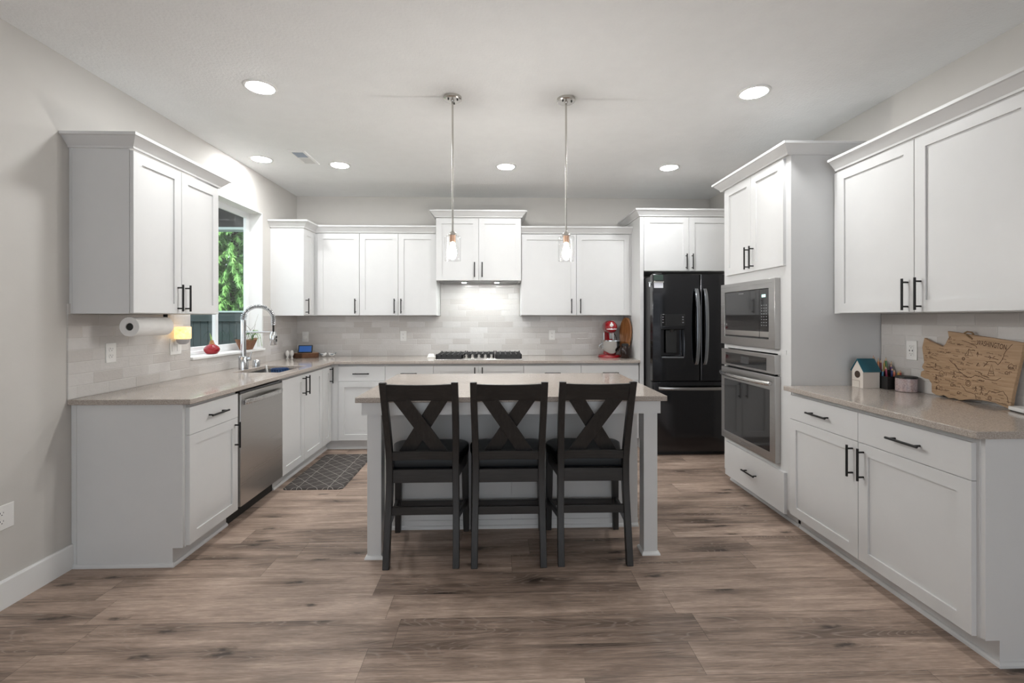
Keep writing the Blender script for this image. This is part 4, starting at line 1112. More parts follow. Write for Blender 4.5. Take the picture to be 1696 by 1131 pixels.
# ------------------------------------------------------------------ window sill
zs_ = WZ0 + 0.0215
bl = thing('amaryllis_bulb', 'red wax-coated amaryllis bulb sprouting on the window sill', 'plant bulb', (-2.350, 3.822, zs_))
MB().lathe((-2.350, 3.822, zs_), [(0.030, 0.0003), (0.042, 0.006), (0.056, 0.026), (0.058, 0.042), (0.048, 0.060), (0.028, 0.075), (0.018, 0.082), (0.002, 0.083)], 28).build('wax_bulb', plain('red_wax', (0.27, 0.006, 0.012), 0.25), bl, smooth=60)
MB().lathe((-2.350, 3.822, zs_ + 0.080), [(0.021, 0.0), (0.019, 0.008), (0.014, 0.018), (0.013, 0.030), (0.002, 0.034)], 16).build('papery_neck', plain('papery_brown', (0.36, 0.17, 0.07), 0.8), bl, smooth=60)
def leaf_strip(pts, w, mat, name, par):
    rings = []
    for i, p in enumerate(pts):
        s = i / (len(pts) - 1); ww = w * math.sin(PI * min(0.95, 0.25 + 0.75 * s)) * 0.5 + 0.0006
        p = Vector(p); t0 = Vector(pts[min(i + 1, len(pts) - 1)]) - Vector(pts[max(i - 1, 0)]); sd = t0.cross(Vector((1, 0.35, 0.1))).normalized(); nn = sd.cross(t0).normalized()
        rings.append([tuple(p - sd * ww), tuple(p + nn * .0012), tuple(p + sd * ww), tuple(p - nn * .0012)])
    return MB().loft(rings).build(name, mat, par, smooth=60)
green = plain('sprout_green', (0.32, 0.50, 0.12), 0.5)
leaf_strip([(-2.350, 3.818, zs_ + .105), (-2.350, 3.808, zs_ + .135), (-2.350, 3.796, zs_ + .170)], 0.036, green, 'sprout', bl)
leaf_strip([(-2.350, 3.826, zs_ + .105), (-2.350, 3.822, zs_ + .128), (-2.350, 3.816, zs_ + .152)], 0.026, green, 'sprout', bl)
pl = thing('basket_planter', 'brown boat-shaped basket planter with trailing green leaves on the sill', 'planter', (-2.345, 4.33, zs_))
bw = grain_mat('woven_brown', ((0.10, 0.045, 0.025), (0.22, 0.105, 0.06), (0.33, 0.18, 0.11)), 1, 0.8, (120.0, 30.0))
rings = []
for z, lx, ly in ((0.0003, 0.030, 0.095), (0.030, 0.040, 0.115), (0.070, 0.052, 0.150), (0.088, 0.056, 0.166), (0.086, 0.050, 0.158), (0.060, 0.040, 0.130)):
    rings.append([(-2.345 + lx * math.cos(2 * PI * k / 28), 4.33 + ly * math.sin(2 * PI * k / 28), zs_ + z + (0.016 * abs(math.sin(2 * PI * k / 28)) ** 3 if z > .06 else 0)) for k in range(28)])
MB().loft(rings).build('basket', bw, pl, smooth=60)
MB().lathe((-2.345, 4.33, zs_ + 0.062), [(0.045, 0), (0.040, 0.012), (0.002, 0.016)], 20, sx=0.8, sy=2.6).build('soil', plain('potting_soil', (0.03, 0.022, 0.016), 0.9), pl)
rn = random.Random(3); gl = [plain('leaf_dark', (0.05, 0.16, 0.045), 0.4), plain('leaf_pale', (0.33, 0.48, 0.20), 0.45)]
for k in range(16):
    y0 = 4.33 + rn.uniform(-0.09, 0.10); x0 = -2.345 + rn.uniform(-0.02, 0.02)
    a = rn.uniform(-1.2, 1.2); hgt = rn.uniform(0.05, 0.12); rch = rn.uniform(0.03, 0.09)
    dy = math.sin(a) * rch; dx = abs(math.cos(a)) * rch * 0.8
    if k > 9: y0 = 4.40 + rn.uniform(-.03, .04); hgt = rn.uniform(.07, .11); dx, dy = 0.055, rn.uniform(-.02, .05)
    z0 = zs_ + 0.074
    end = (x0 + dx * 1.25, y0 + dy * 1.3, z0 + (hgt * 0.25 if k <= 9 else -0.05))
    leaf_strip([(x0, y0, z0), (x0 + dx * .25, y0 + dy * .3, z0 + hgt * .7), (x0 + dx * .6, y0 + dy * .7, z0 + hgt), (x0 + dx, y0 + dy, z0 + hgt * .75), end], 0.014 if k <= 9 else 0.009, gl[0 if k <= 9 else 1], 'leaf', pl)
for pts in ([(-2.345, 4.33, zs_ + .07), (-2.33, 4.36, zs_ + .17), (-2.32, 4.42, zs_ + .22), (-2.315, 4.48, zs_ + .33)], [(-2.33, 4.37, zs_ + .18), (-2.33, 4.33, zs_ + .21), (-2.33, 4.27, zs_ + .235)], [(-2.345, 4.36, zs_ + .07), (-2.33, 4.42, zs_ + .15), (-2.325, 4.45, zs_ + .24)]):
    MB().tube(pts, [0.0022, 0.0017, 0.0012, 0.0008][:len(pts)], 6).build('twig', plain('dry_twig', (0.30, 0.26, 0.22), 0.8) if 'dry_twig' not in bpy.data.materials else bpy.data.materials['dry_twig'], pl)

# ------------------------------------------------------------------ back left corner of the worktop
ws = thing('wood_slice', 'bark-edged wood slice holding the blue-screened display', 'wood slice', (-2.135, 5.14, SZ1))
rn = random.Random(5)
rad = [1 + rn.uniform(-.05, .05) for _ in range(36)]
pts = [(-2.135 + .132 * rad[k] * math.cos(2 * PI * k / 36), 5.14 + .10 * rad[k] * math.sin(2 * PI * k / 36)) for k in range(36)]
MB().prism(pts, SZ1 + .0004, SZ1 + .050).build('bark', plain('rough_bark', (0.10, 0.045, 0.022), 0.9, bump=(60.0, 0.9, 0.01), var=0.5), ws, bevel=0.002)
ptt = [(-2.135 + (a + 2.135) * .95, 5.14 + (b - 5.14) * .95) for a, b in pts]
MB().prism(ptt, SZ1 + .0502, SZ1 + .0512).build('sawn_face', grain_mat('sawn_wood', ((0.24, 0.12, 0.06), (0.34, 0.19, 0.10), (0.42, 0.25, 0.14)), 0, 0.6, (30, 8)), ws, smooth=0)
sd = thing('smart_display', 'small tilted display with a glowing blue screen on the wood slice', 'display', (-2.130, 5.115, SZ1 + .0515))
def tilt_box(cx, cy, z0, w, h, d, lean, yaw, a0=0.0, c0=0.0):
    """Box of width w, height h, thickness d, leaning back by lean, as corner rings."""
    U = Vector((math.cos(yaw), math.sin(yaw), 0)); N = Vector((math.sin(yaw), -math.cos(yaw), 0)); V = Vector((0, 0, 1)) * math.cos(lean) - N * math.sin(lean)
    Nn = N * math.cos(lean) + Vector((0, 0, 1)) * math.sin(lean)
    o_ = Vector((cx, cy, z0)) + V * a0 + Nn * c0
    return [[tuple(o_ + U * su * w / 2 + V * sv * h - Nn * dd) for su, sv in ((-1, 0), (1, 0), (1, 1), (-1, 1))] for dd in (0, d)]
MB().loft(tilt_box(-2.130, 5.100, SZ1 + .055, 0.150, 0.086, 0.010, 0.25, 0.10)).build('case', M['blackplastic'], sd, bevel=0.003)
MB().loft(tilt_box(-2.130, 5.100, SZ1 + .055, 0.128, 0.064, 0.001, 0.25, 0.10, 0.011, 0.0012)).build('screen', emis('blue_screen', (0.010, 0.085, 0.32), 0.8, 0.01), sd, smooth=0)
MB().loft(tilt_box(-2.130, 5.135, SZ1 + .062, 0.10, 0.05, 0.02, 0.3, 0.10)).build('stand', M['blackplastic'], sd, bevel=0.003)
for x, y, lab in ((-2.268, 4.985, 'white egg-shaped shaker on a foot, nearest the window wall'), (-2.232, 5.010, 'white egg-shaped shaker on a foot, beside the wood slice')):
    o = MB().lathe((x, y, SZ1), [(0.014, 0.0004), (0.013, 0.004), (0.007, 0.014), (0.008, 0.022), (0.019, 0.045), (0.0205, 0.058), (0.015, 0.078), (0.007, 0.087), (0.001, 0.089)], 20).build('salt_shaker', plain('shaker_white', (0.74, 0.72, 0.69), 0.3) if 'shaker_white' not in bpy.data.materials else bpy.data.materials['shaker_white'], smooth=60)
    tag(o, lab, 'shaker', 'pair of white shakers')
def bird(x, y, sgn, label):
    t = thing('bird_figurine', label, 'figurine', (x, y, SZ1), 0, 'little bird figurines')
    wm = bpy.data.materials.get('bird_white') or plain('bird_white', (0.74, 0.73, 0.71), 0.35)
    gm = bpy.data.materials.get('bird_grey') or plain('bird_grey', (0.22, 0.25, 0.26), 0.45)
    MB().tube([(x - sgn * .034, y, SZ1 + .030), (x - sgn * .022, y, SZ1 + .024), (x, y, SZ1 + .0205), (x + sgn * .018, y, SZ1 + .025), (x + sgn * .028, y, SZ1 + .038), (x + sgn * .036, y, SZ1 + .043)], [.004, .015, .020, .017, .012, .004], 14).build('body', wm, t, smooth=70)
    MB().tube([(x - sgn * .030, y - .012, SZ1 + .034), (x - sgn * .012, y - .019, SZ1 + .026), (x + sgn * .008, y - .018, SZ1 + .028)], [.004, .009, .004], 10).build('wing', gm, t, smooth=70)
    MB().cyl((x + sgn * .037, y, SZ1 + .043), (x + sgn * .046, y, SZ1 + .041), 0.0028, 8, 0.0005).build('beak', M['slot'], t)
    MB().tube([(x - sgn * .033, y, SZ1 + .031), (x - sgn * .052, y, SZ1 + .046)], [.004, .0055], 8).build('tail', gm, t)
bird(-1.975, 5.215, 1, 'little white and grey bird figurine beside the wood slice')
bird(-1.885, 5.225, -1, 'little white and grey bird figurine, the farther one from the wood slice')

# ------------------------------------------------------------------ near the cooktop and the mixer corner
bd = thing('butter_dish', 'small white lidded dish on the worktop left of the cooktop', 'dish', (-0.745, 5.08, SZ1))
MB().prism(rrect(-0.790, 5.035, -0.700, 5.125, .012), SZ1 + .0005, SZ1 + .008).build('plate', M['plate'], bd, bevel=0.002)
MB().loft([R3(rrect(-0.782, 5.043, -0.708, 5.117, .012), SZ1 + .0085), R3(rrect(-0.776, 5.049, -0.714, 5.111, .014), SZ1 + .034), R3(rrect(-0.768, 5.057, -0.722, 5.103, .014), SZ1 + .042)]).build('lid', M['plate'], bd, bevel=0.002)

mx = thing('stand_mixer', 'red stand mixer with steel bowl at the right end of the back worktop', 'stand mixer', (1.232, 5.09, SZ1))
red = plain('mixer_red', (0.26, 0.004, 0.009), 0.16, coat=0.3, var=0.02)
X0, Y0, Z0 = 1.232, 5.080, SZ1
def oval(cx, cy, lx, ly0, ly1, n=32):
    return [(cx + lx * math.cos(2 * PI * k / n), cy + (ly1 if math.sin(2 * PI * k / n) > 0 else ly0) * math.sin(2 * PI * k / n)) for k in range(n)]
MB().loft([R3(oval(X0, Y0, .124, .150, .135), Z0 + .0005), R3(oval(X0, Y0, .126, .152, .137), Z0 + .010), R3(oval(X0, Y0, .115, .140, .130), Z0 + .028), R3(oval(X0, Y0, .080, .085, .125), Z0 + .034)]).build('base', red, mx, smooth=50)
rings = []
for z, lx, ly, cy in ((.030, .068, .055, 5.150), (.08, .058, .046, 5.155), (.16, .052, .040, 5.160), (.25, .055, .048, 5.150), (.29, .060, .060, 5.135)):
    rings.append([(X0 + .018 + lx * math.cos(2 * PI * k / 24), cy + ly * math.sin(2 * PI * k / 24), Z0 + z) for k in range(24)])
MB().loft(rings).build('column', red, mx, smooth=60)
rings = []
for y, r, dz_ in ((4.905, .010, -.006), (4.912, .030, -.004), (4.930, .048, -.002), (4.962, .061, 0), (5.02, .066, 0), (5.10, .065, 0.002), (5.17, .058, 0.0), (5.215, .042, -.004), (5.235, .012, -.008)):
    rings.append([(X0 + r * math.cos(2 * PI * k / 28), y, Z0 + .335 + dz_ + r * 1.08 * math.sin(2 * PI * k / 28)) for k in range(28)])
hd = MB().loft(rings).build('head', red, mx, smooth=60)
rings = []
for y in (4.972, 4.996):
    rings.append([(X0 + .0672 * math.cos(2 * PI * k / 32), y, Z0 + .335 + .0728 * math.sin(2 * PI * k / 32)) for k in range(32)])
def head_front(x, dz):
    r = math.hypot(x, dz / 1.08); tb = [(0, 4.904), (.010, 4.905), (.030, 4.912), (.048, 4.930), (.061, 4.962), (.066, 5.02)]
    for (a, p), (b, q) in zip(tb, tb[1:]):
        if r <= b: return p + (q - p) * (r - a) / (b - a)
    return 5.02
band = []
for k in range(17):
    x = -.056 + .112 * k / 16; y = head_front(x, -.020)
    band.append([(X0 + x, y - .003, Z0 + .335 - .027), (X0 + x, y + .004, Z0 + .335 - .027), (X0 + x, y + .004, Z0 + .335 - .013), (X0 + x, y - .003, Z0 + .335 - .013)])
MB().loft(band).build('chrome_band', plain('band_silver', (0.72, 0.66, 0.66), 0.3, 0.5), hd, smooth=60)
mb = MB().lathe((X0 - .012, 4.9065, Z0 + .356), [(0.018, 0.010), (0.020, 0.004), (0.017, 0.0), (0.001, -0.001)], 20, axis='y')
mb.lathe((X0 - .012, 4.9155, Z0 + .380), [(0.009, 0.008), (0.009, 0.003), (0.001, 0.001)], 14, axis='y'); mb.build('badge', plain('badge_silver', (0.75, 0.74, 0.73), 0.4, 0.2), hd, smooth=50)
MB().cyl((X0, 5.00, Z0 + .275), (X0, 5.00, Z0 + .205), 0.022, 18, 0.016).build('beater_shaft', M['chrome'], mx)
for s in (-1, 1): MB().cyl((X0 + s * .052, 5.108, Z0 + .18), (X0 + s * .052, 5.108, Z0 + .27), .008, 12).build('trim_rail', M['chrome'], mx)
bwl = MB().lathe((X0, 4.992, Z0 + .035), [(0.040, 0.0), (0.046, 0.002), (0.050, 0.012), (0.085, 0.045), (0.104, 0.085), (0.108, 0.145), (0.112, 0.149), (0.105, 0.149), (0.100, 0.085), (0.080, 0.046), (0.002, 0.016)], 36).build('bowl', M['chrome'], mx, smooth=50)
MB().tube([(X0 - .106, 4.990, Z0 + .150), (X0 - .128, 4.985, Z0 + .140), (X0 - .132, 4.985, Z0 + .110), (X0 - .106, 4.990, Z0 + .098)], 0.008, 10).build('bowl_handle', M['chrome'], bwl, smooth=60)
MB().tube([(X0 + .060, 5.15, Z0 + .27), (X0 + .085, 5.13, Z0 + .24), (X0 + .095, 5.12, Z0 + .19), (X0 + .09, 5.14, Z0 + .12), (X0 + .10, 5.20, Z0 + .02), (X0 + .10, 5.25, Z0 + .006)], 0.004, 8).build('power_cord', M['blackplastic'], mx, smooth=60)
# tall oval board leaning in the corner
ob = thing('oval_wooden_tray', 'tall oval varnished wooden tray leaning in the corner beside the red mixer', 'tray', (1.40, 5.02, SZ1))
wd = grain_mat('varnished_walnut', ((0.10, 0.035, 0.012), (0.24, 0.10, 0.035), (0.36, 0.17, 0.065)), 2, 0.22, (26.0, 2.0), coat=0.5)
ya = math.radians(-66)
U = Vector((math.cos(ya), math.sin(ya), 0)); Nv = Vector((math.sin(ya), -math.cos(ya), 0))
lean = 0.055; V = Vector((0, 0, 1)) * math.cos(lean) - Nv * math.sin(lean); Nn = Nv * math.cos(lean) + Vector((0, 0, 1)) * math.sin(lean)
C0 = Vector((1.386, 5.016, SZ1 + .002))
def ovr(g, n, dp):
    r_ = []
    hw = [(0.0, .026), (.05, .034), (.12, .034), (.20, .047), (.32, .072), (.48, .094), (.62, .099), (.76, .092), (.88, .070), (.95, .045), (.985, .024)]
    for s, seq in ((1, hw), (-1, hw[::-1])):
        for v, w in seq:
            vv = .444 * v; vv = g + vv * (.444 - 2 * g) / .444
            r_.append(tuple(C0 + V * vv + U * (s * max(.004, w - g)) + Nn * dp))
    return r_
MB().loft([ovr(0.006, 0, -.016), ovr(0.0, 0, -.010), ovr(0.0, 0, .004), ovr(.008, 0, .008), ovr(.016, 0, .006), ovr(.026, 0, .001)]).build('tray', wd, ob, smooth=50)
MB().tube([tuple(C0 + V * (0.020 + .014 * math.sin(a)) + U * (.018 + .017 * math.cos(a)) + Nn * .016) for a in [2 * PI * k / 20 for k in range(20)]], .005, 8, closed=True).build('ring_handle', grain_mat('pale_ring', ((0.20, 0.11, 0.06), (0.34, 0.20, 0.12), (0.45, 0.29, 0.19)), 0, 0.4), ob, smooth=60)
jr = thing('brown_glass_jar', 'dark brown glossy jar standing between the red mixer and the wooden tray', 'jar', (1.362, 4.900, SZ1))
MB().lathe((1.362, 4.900, SZ1), [(0.044, 0.0005), (0.048, 0.006), (0.048, 0.105), (0.036, 0.120), (0.034, 0.132)], 24).build('jar_body', plain('dark_amber_glass', (0.014, 0.006, 0.004), 0.2, spec=0.35), jr, smooth=50)
MB().lathe((1.362, 4.900, SZ1 + .1325), [(0.037, 0.0), (0.038, 0.020), (0.030, 0.026), (0.002, 0.028)], 24).build('lid', M['blackplastic'], jr, smooth=50)

# ------------------------------------------------------------------ kitchen mat
t = NT('mat_pattern'); x, y, z = t.obj()
a_ = t.math('ADD', t.math('DIVIDE', x, 0.121), t.math('DIVIDE', y, 0.119)); b_ = t.math('SUBTRACT', t.math('DIVIDE', x, 0.121), t.math('DIVIDE', y, 0.119))
def tri(s, w): return t.math('LESS_THAN', t.math('ABSOLUTE', t.math('SUBTRACT', t.math('FRACT', s), 0.5)), w)
ln = t.math('MAXIMUM', tri(a_, 0.021), tri(b_, 0.021))
ln = t.math('MAXIMUM', ln, t.math('LESS_THAN', t.math('ABSOLUTE', t.math('SUBTRACT', t.math('ABSOLUTE', x), 0.121)), 0.0022))
wv = t.noise(t.vec(t.math('MULTIPLY', x, 60.0), t.math('MULTIPLY', y, 420.0)), 1.0, 2.0)
bs = t.ramp(wv, [(0.3, (0.040, 0.034, 0.031)), (0.7, (0.085, 0.073, 0.067))])
t.set(Base_Color=t.mix(t.math('MULTIPLY', ln, 0.85), bs, (0.40, 0.37, 0.34)), Roughness=0.8)
t.bump(wv, 0.3, 0.002)
MXC, MYC = -1.468, 4.100
o = MB().loft([R3(rrect(MXC - .236, MYC - .458, MXC + .236, MYC + .458, .035), .0006), R3(rrect(MXC - .236, MYC - .458, MXC + .236, MYC + .458, .035), .004), R3(rrect(MXC - .226, MYC - .448, MXC + .226, MYC + .448, .03), .013)]).build('kitchen_mat', t.m, smooth=0)
tag(o, 'dark grey cushioned mat with pale diamond lines on the floor before the sink', 'mat')
# ------------------------------------------------------------------ right worktop
bh = thing('birdhouse', 'small white wooden birdhouse with teal roof on the right worktop', 'birdhouse', (2.30, 2.80, SZ1))
ang = math.radians(0)
BXa, BXb, BYa, BYb = 2.247, 2.352, 2.762, 2.850
# gable front faces left (-x); ridge runs along x
zb, ze, zr = SZ1 + .0005, SZ1 + .106, SZ1 + .172
white = plain('birdhouse_white', (0.72, 0.66, 0.60), 0.55)
gab = [(BYa, zb), (BYb, zb), (BYb, ze), ((BYa + BYb) / 2, zr), (BYa, ze)]
MB().prism(gab, BXa, BXb, 'yz').build('house', white, bh, smooth=0)
teal = plain('teal_roof', (0.012, 0.090, 0.125), 0.5)
ymid2 = (BYa + BYb) / 2
for s in (-1, 1):
    y1 = ymid2 + s * ((BYb - BYa) / 2 + .006); z1 = ze - .008
    sl = Vector((0, y1 - ymid2, z1 - zr)).normalized(); nn = Vector((0, -sl.z * s, sl.y * s)) * 1.0
    if nn.z < 0: nn = -nn
    rings = [[(x, ymid2, zr + .001), (x, ymid2, zr + .0085), (x, y1 + nn.y * .006, z1 + nn.z * .006 + .001), (x, y1, z1 + .0015)] for x in (BXa - .004, BXb + .003)]
    if s > 0: rings = [[(x, a + .0003, b) for x, a, b in r] for r in rings]
    MB().loft(rings).build('roof_panel', teal, bh, smooth=0)
MB().lathe((BXa - .0012, ymid2, SZ1 + .082), [(0.022, 0.0010), (0.022, 0.0)], 28, axis='x').build('entrance_hole', plain('hole_brown', (0.055, 0.035, 0.025), 0.8), bh, smooth=0)
mb = MB(); mb.box((BXa - .0009, ymid2 - .018, zb + .002), (BXa - .0001, ymid2 - .0165, zb + .043)); mb.box((BXa - .0009, ymid2 - .018, zb + .0415), (BXa - .0001, BYb - .003, zb + .043)); mb.build('door_line', plain('pencil_brown', (0.20, 0.10, 0.06), 0.8), bh, smooth=0)

cd = thing('pencil_caddy', 'black open pencil caddy behind the birdhouse and round tin', 'caddy', (2.40, 2.765, SZ1))
KX0, KX1, KY0, KY1 = 2.358, 2.462, 2.712, 2.842
def openbox(x0, y0, x1, y1, z0, z1, w=0.0025):
    mb = MB().loft([R3([(x0, y0), (x1, y0), (x1, y1), (x0, y1)], z0), R3([(x0, y0), (x1, y0), (x1, y1), (x0, y1)], z1), R3([(x0 + w, y0 + w), (x1 - w, y0 + w), (x1 - w, y1 - w), (x0 + w, y1 - w)], z1), R3([(x0 + w, y0 + w), (x1 - w, y0 + w), (x1 - w, y1 - w), (x0 + w, y1 - w)], z0 + w)], False)
    mb.f.append((3, 2, 1, 0)); mb.f.append((12, 13, 14, 15)); return mb
openbox(KX0, KY0, KX1, 2.776, SZ1 + .0005, SZ1 + .078).build('front_tray', M['blackplastic'], cd, smooth=0)
openbox(KX0, 2.7765, KX1, KY1, SZ1 + .0005, SZ1 + .105).build('rear_tray', M['blackplastic'], cd, smooth=0)
PENS = [('red', (0.45, 0.03, 0.03), 2.372, 2.835, .02, .010, .198), ('pink', (0.60, 0.16, 0.20), 2.385, 2.830, -.05, .03, .188), ('orange', (0.60, 0.20, 0.04), 2.398, 2.825, .03, .04, .182), ('maroon', (0.20, 0.02, 0.03), 2.410, 2.820, -.04, -.03, .176),
        ('yellow', (0.62, 0.42, 0.04), 2.424, 2.812, .05, .05, .172), ('dark green', (0.03, 0.16, 0.03), 2.436, 2.805, -.02, .05, .190), ('brown', (0.16, 0.07, 0.03), 2.446, 2.796, .05, -.03, .168), ('purple', (0.13, 0.04, 0.20), 2.452, 2.786, -.06, .0, .150),
        ('sky blue', (0.08, 0.30, 0.48), 2.372, 2.770, .02, -.05, .118), ('crimson', (0.38, 0.02, 0.07), 2.398, 2.758, -.05, .05, .136), ('navy blue', (0.03, 0.04, 0.16), 2.412, 2.752, .08, -.02, .128), ('coral', (0.62, 0.17, 0.10), 2.430, 2.738, -.03, .04, .118),
        ('gold', (0.60, 0.38, 0.06), 2.441, 2.730, .04, .02, .112), ('rust red', (0.36, 0.06, 0.03), 2.452, 2.722, -.02, .03, .116)]
wtip = plain('pencil_wood', (0.55, 0.38, 0.24), 0.6)
for i, (cn, col_, x, y, dx, dy, hh) in enumerate(PENS):
    lab = f'{cn} coloured pencil standing in the {"rear" if y > 2.777 else "front"} tray of the black caddy'
    t = thing('colouring_pencil', lab, 'pencil', (x, y, SZ1 + .004), 0, 'pencils standing in the black caddy')
    m_ = plain('pencil_' + cn.replace(' ', '_'), col_, 0.35)
    b0 = Vector((x, y, SZ1 + .0045)); tp = Vector((x + dx * .12, y + dy * .12, SZ1 + hh)); d = tp - b0
    MB().cyl(b0, b0 + d * .87, .0056, 6).build('shaft', m_, t, smooth=0)
    MB().cyl(b0 + d * .8702, b0 + d * .965, .0054, 8, .0018).build('sharpened_tip', wtip, t)
    MB().cyl(b0 + d * .9652, tp, .0014, 8, .0003).build('lead', m_, t)
jt = thing('round_tin', 'low round tin with a speckled pink side and flat black lid', 'jar', (2.412, 2.643, SZ1))
t = NT('speckled_pink'); v = t.vec(*t.obj()); nz = t.noise(v, 130.0, 4.0, 0.7); n2 = t.noise(v, 22.0, 2.0)
t.set(Base_Color=t.mix(t.mapr(n2, 0.35, 0.65, 0, 0.5), t.ramp(nz, [(0.3, (0.26, 0.19, 0.20)), (0.5, (0.50, 0.38, 0.36)), (0.7, (0.66, 0.54, 0.50))]), (0.44, 0.40, 0.44)), Roughness=0.2)
MB().lathe((2.412, 2.643, SZ1), [(0.048, 0.0005), (0.052, 0.003), (0.052, 0.078)], 36).build('tin_body', t.m, jt, smooth=50)
MB().lathe((2.412, 2.643, SZ1 + .0782), [(0.0535, 0.0), (0.0535, 0.009), (0.051, 0.012), (0.002, 0.012)], 36).build('lid', M['blackplastic'], jt, smooth=50)

# state-shaped board: outline in (y, z) on its face, leaning on the tile
BO = [(2.421, 1.277), (2.375, 1.2715), (2.057, 1.233), (2.096, 0.985), (2.099, 0.950), (2.104, 0.9155), (2.171, 0.934), (2.229, 0.936), (2.287, 0.930), (2.343, 0.9155), (2.371, 0.921), (2.401, 0.9165), (2.426, 0.928), (2.450, 0.921), (2.472, 0.922), (2.498, 0.933), (2.501, 0.981), (2.52, 1.003), (2.545, 1.004), (2.57, 1.013), (2.567, 1.039), (2.548, 1.051), (2.563, 1.066), (2.559, 1.081), (2.551, 1.093), (2.567, 1.18), (2.556, 1.235), (2.526, 1.218), (2.483, 1.204), (2.446, 1.190), (2.432, 1.205), (2.425, 1.222), (2.414, 1.244)]
LEAN = 0.045
def bx_(y, z, dn):      # point of the board's face, dn out of it towards the room
    return (2.4240 + (z - .9145) * LEAN - dn, y, z)
mp = thing('state_map_board', 'wooden board cut to a state outline with engraved map, leaning on the tile', 'cutting board', (2.44, 2.31, SZ1))
bam = grain_mat('bamboo', ((0.30, 0.185, 0.10), (0.385, 0.25, 0.145), (0.45, 0.305, 0.185)), 1, 0.5, (60.0, 3.0))
mb = MB(); n = len(BO)
mb.v = [bx_(y, z, 0) for y, z in BO] + [bx_(y, z, -.018) for y, z in BO]
mb.f = [tuple(range(n)), tuple(range(2 * n - 1, n - 1, -1))] + [(k, (k + 1) % n, n + (k + 1) % n, n + k) for k in range(n)]
mb.build('board', bam, mp, smooth=0, bevel=0.0012, seg=1)
burn = plain('burnt_engraving', (0.085, 0.038, 0.018), 0.7)
mb = MB()
def stroke(pts, w=0.0016):
    pts = [Vector((a, b)) for a, b in pts]
    L_, R_ = [], []
    for i, p in enumerate(pts):
        d = (pts[min(i + 1, len(pts) - 1)] - pts[max(i - 1, 0)]); d = d.normalized() if d.length > 1e-9 else Vector((1, 0)); nr = Vector((-d.y, d.x)) * w / 2
        L_.append(p + nr); R_.append(p - nr)
    vs = [bx_(p.x, p.y, .0004) for p in L_] + [bx_(p.x, p.y, .0004) for p in R_]
    k = len(pts); mb.add(vs, [(i, i + 1, k + i + 1, k + i) for i in range(k - 1)])
RIV = [[(2.103, 1.225), (2.134, 1.186), (2.14, 1.163), (2.154, 1.131), (2.163, 1.12), (2.175, 1.134), (2.208, 1.133), (2.229, 1.104)], [(2.376, 1.105), (2.347, 1.065), (2.314, 1.045), (2.287, 1.041), (2.269, 1.055), (2.247, 1.054), (2.217, 1.044), (2.171, 1.043), (2.147, 1.058)],
       [(2.269, 1.079), (2.242, 1.072), (2.236, 1.059), (2.2, 1.051)], [(2.333, 0.995), (2.305, 0.966), (2.264, 0.961), (2.258, 0.935)], [(2.212, 0.967), (2.196, 0.988), (2.167, 0.984), (2.135, 0.996), (2.117, 0.971), (2.110, 0.943)], [(2.405, 1.122), (2.371, 1.096), (2.366, 1.087)], [(2.342, 1.23), (2.305, 1.22), (2.269, 1.204), (2.264, 1.195)], [(2.215, 0.945), (2.160, 0.938), (2.110, 0.930)]]
rn = random.Random(11)
for r in RIV:
    q = []
    for a, b in zip(r, r[1:]):
        for k in range(5):
            f = k / 5; q.append((a[0] + (b[0] - a[0]) * f + rn.uniform(-.0012, .0012), a[1] + (b[1] - a[1]) * f + rn.uniform(-.0012, .0012)))
    q.append(r[-1]); stroke(q, 0.0021)
def icon(y, z, polys, s=1.0, w=0.0021):
    for p in polys: stroke([(y - a * s * 1.15, z + b * s * 1.15) for a, b in p], w)
tent = [[(-.016, -.012), (0, .016), (.016, -.012), (-.016, -.012)], [(0, .016), (-.004, -.012)]]
tree_ = [[(0, -.014), (0, .014)], [(-.006, -.004), (0, .004), (.006, -.004)], [(-.005, .003), (0, .011), (.005, .003)]]
man = [[(0, .012), (0, 0), (-.005, -.012)], [(0, 0), (.006, -.011)], [(-.007, .004), (0, .008), (.007, .005)], [(-.002, .015), (.002, .015), (.002, .012), (-.002, .012), (-.002, .015)]]
boat = [[(-.013, -.020), (.002, .028), (.013, -.020), (-.013, -.020)], [(-.010, -.011), (.011, -.011)], [(-.007, -.001), (.008, -.001)]]
house = [[(-.014, -.008), (-.014, .004), (-.004, .012), (.006, .004), (.006, -.008), (-.014, -.008)], [(.006, .004), (.014, .008), (.014, -.008)], [(-.008, -.008), (-.008, 0)], [(0, -.008), (0, 0)]]
drum = [[(.008 * math.cos(k * PI / 6), .009 * math.sin(k * PI / 6)) for k in range(13)], [(.004 * math.cos(k * PI / 6), .005 * math.sin(k * PI / 6)) for k in range(13)]]
plane_ = [[(-.02, .004), (.0, 0), (.022, -.006)], [(-.016, .010), (-.008, .002), (-.014, -.006)], [(.0, .003), (.008, .008)]]
for nm, y, z, s in ((boat, 2.193, 1.087, 1), (tent, 2.303, 1.169, 1.1), (tree_, 2.475, 1.014, .9), (man, 2.376, 1.042, 1.1), (man, 2.234, .978, 1.2), (plane_, 2.187, 1.151, 1), (drum, 2.194, .953, 1), (house, 2.101, 1.118, 1), (house, 2.438, 1.044, 1.2), (house, 2.455, .965, 1), (tree_, 2.480, 1.085, .8), (tent, 2.405, 1.240, .5), (tree_, 2.260, 1.165, .8), (drum, 2.330, 1.135, .8), (house, 2.380, .990, .7), (man, 2.262, .985, .8), (drum, 2.300, 1.010, 1.4), (boat, 2.520, 1.155, .4), (house, 2.121, 1.085, .6), (tent, 2.255, 1.112, .5), (tree_, 2.470, .958, .7), (house, 2.345, .953, .6)):
    icon(y, z, nm, s)
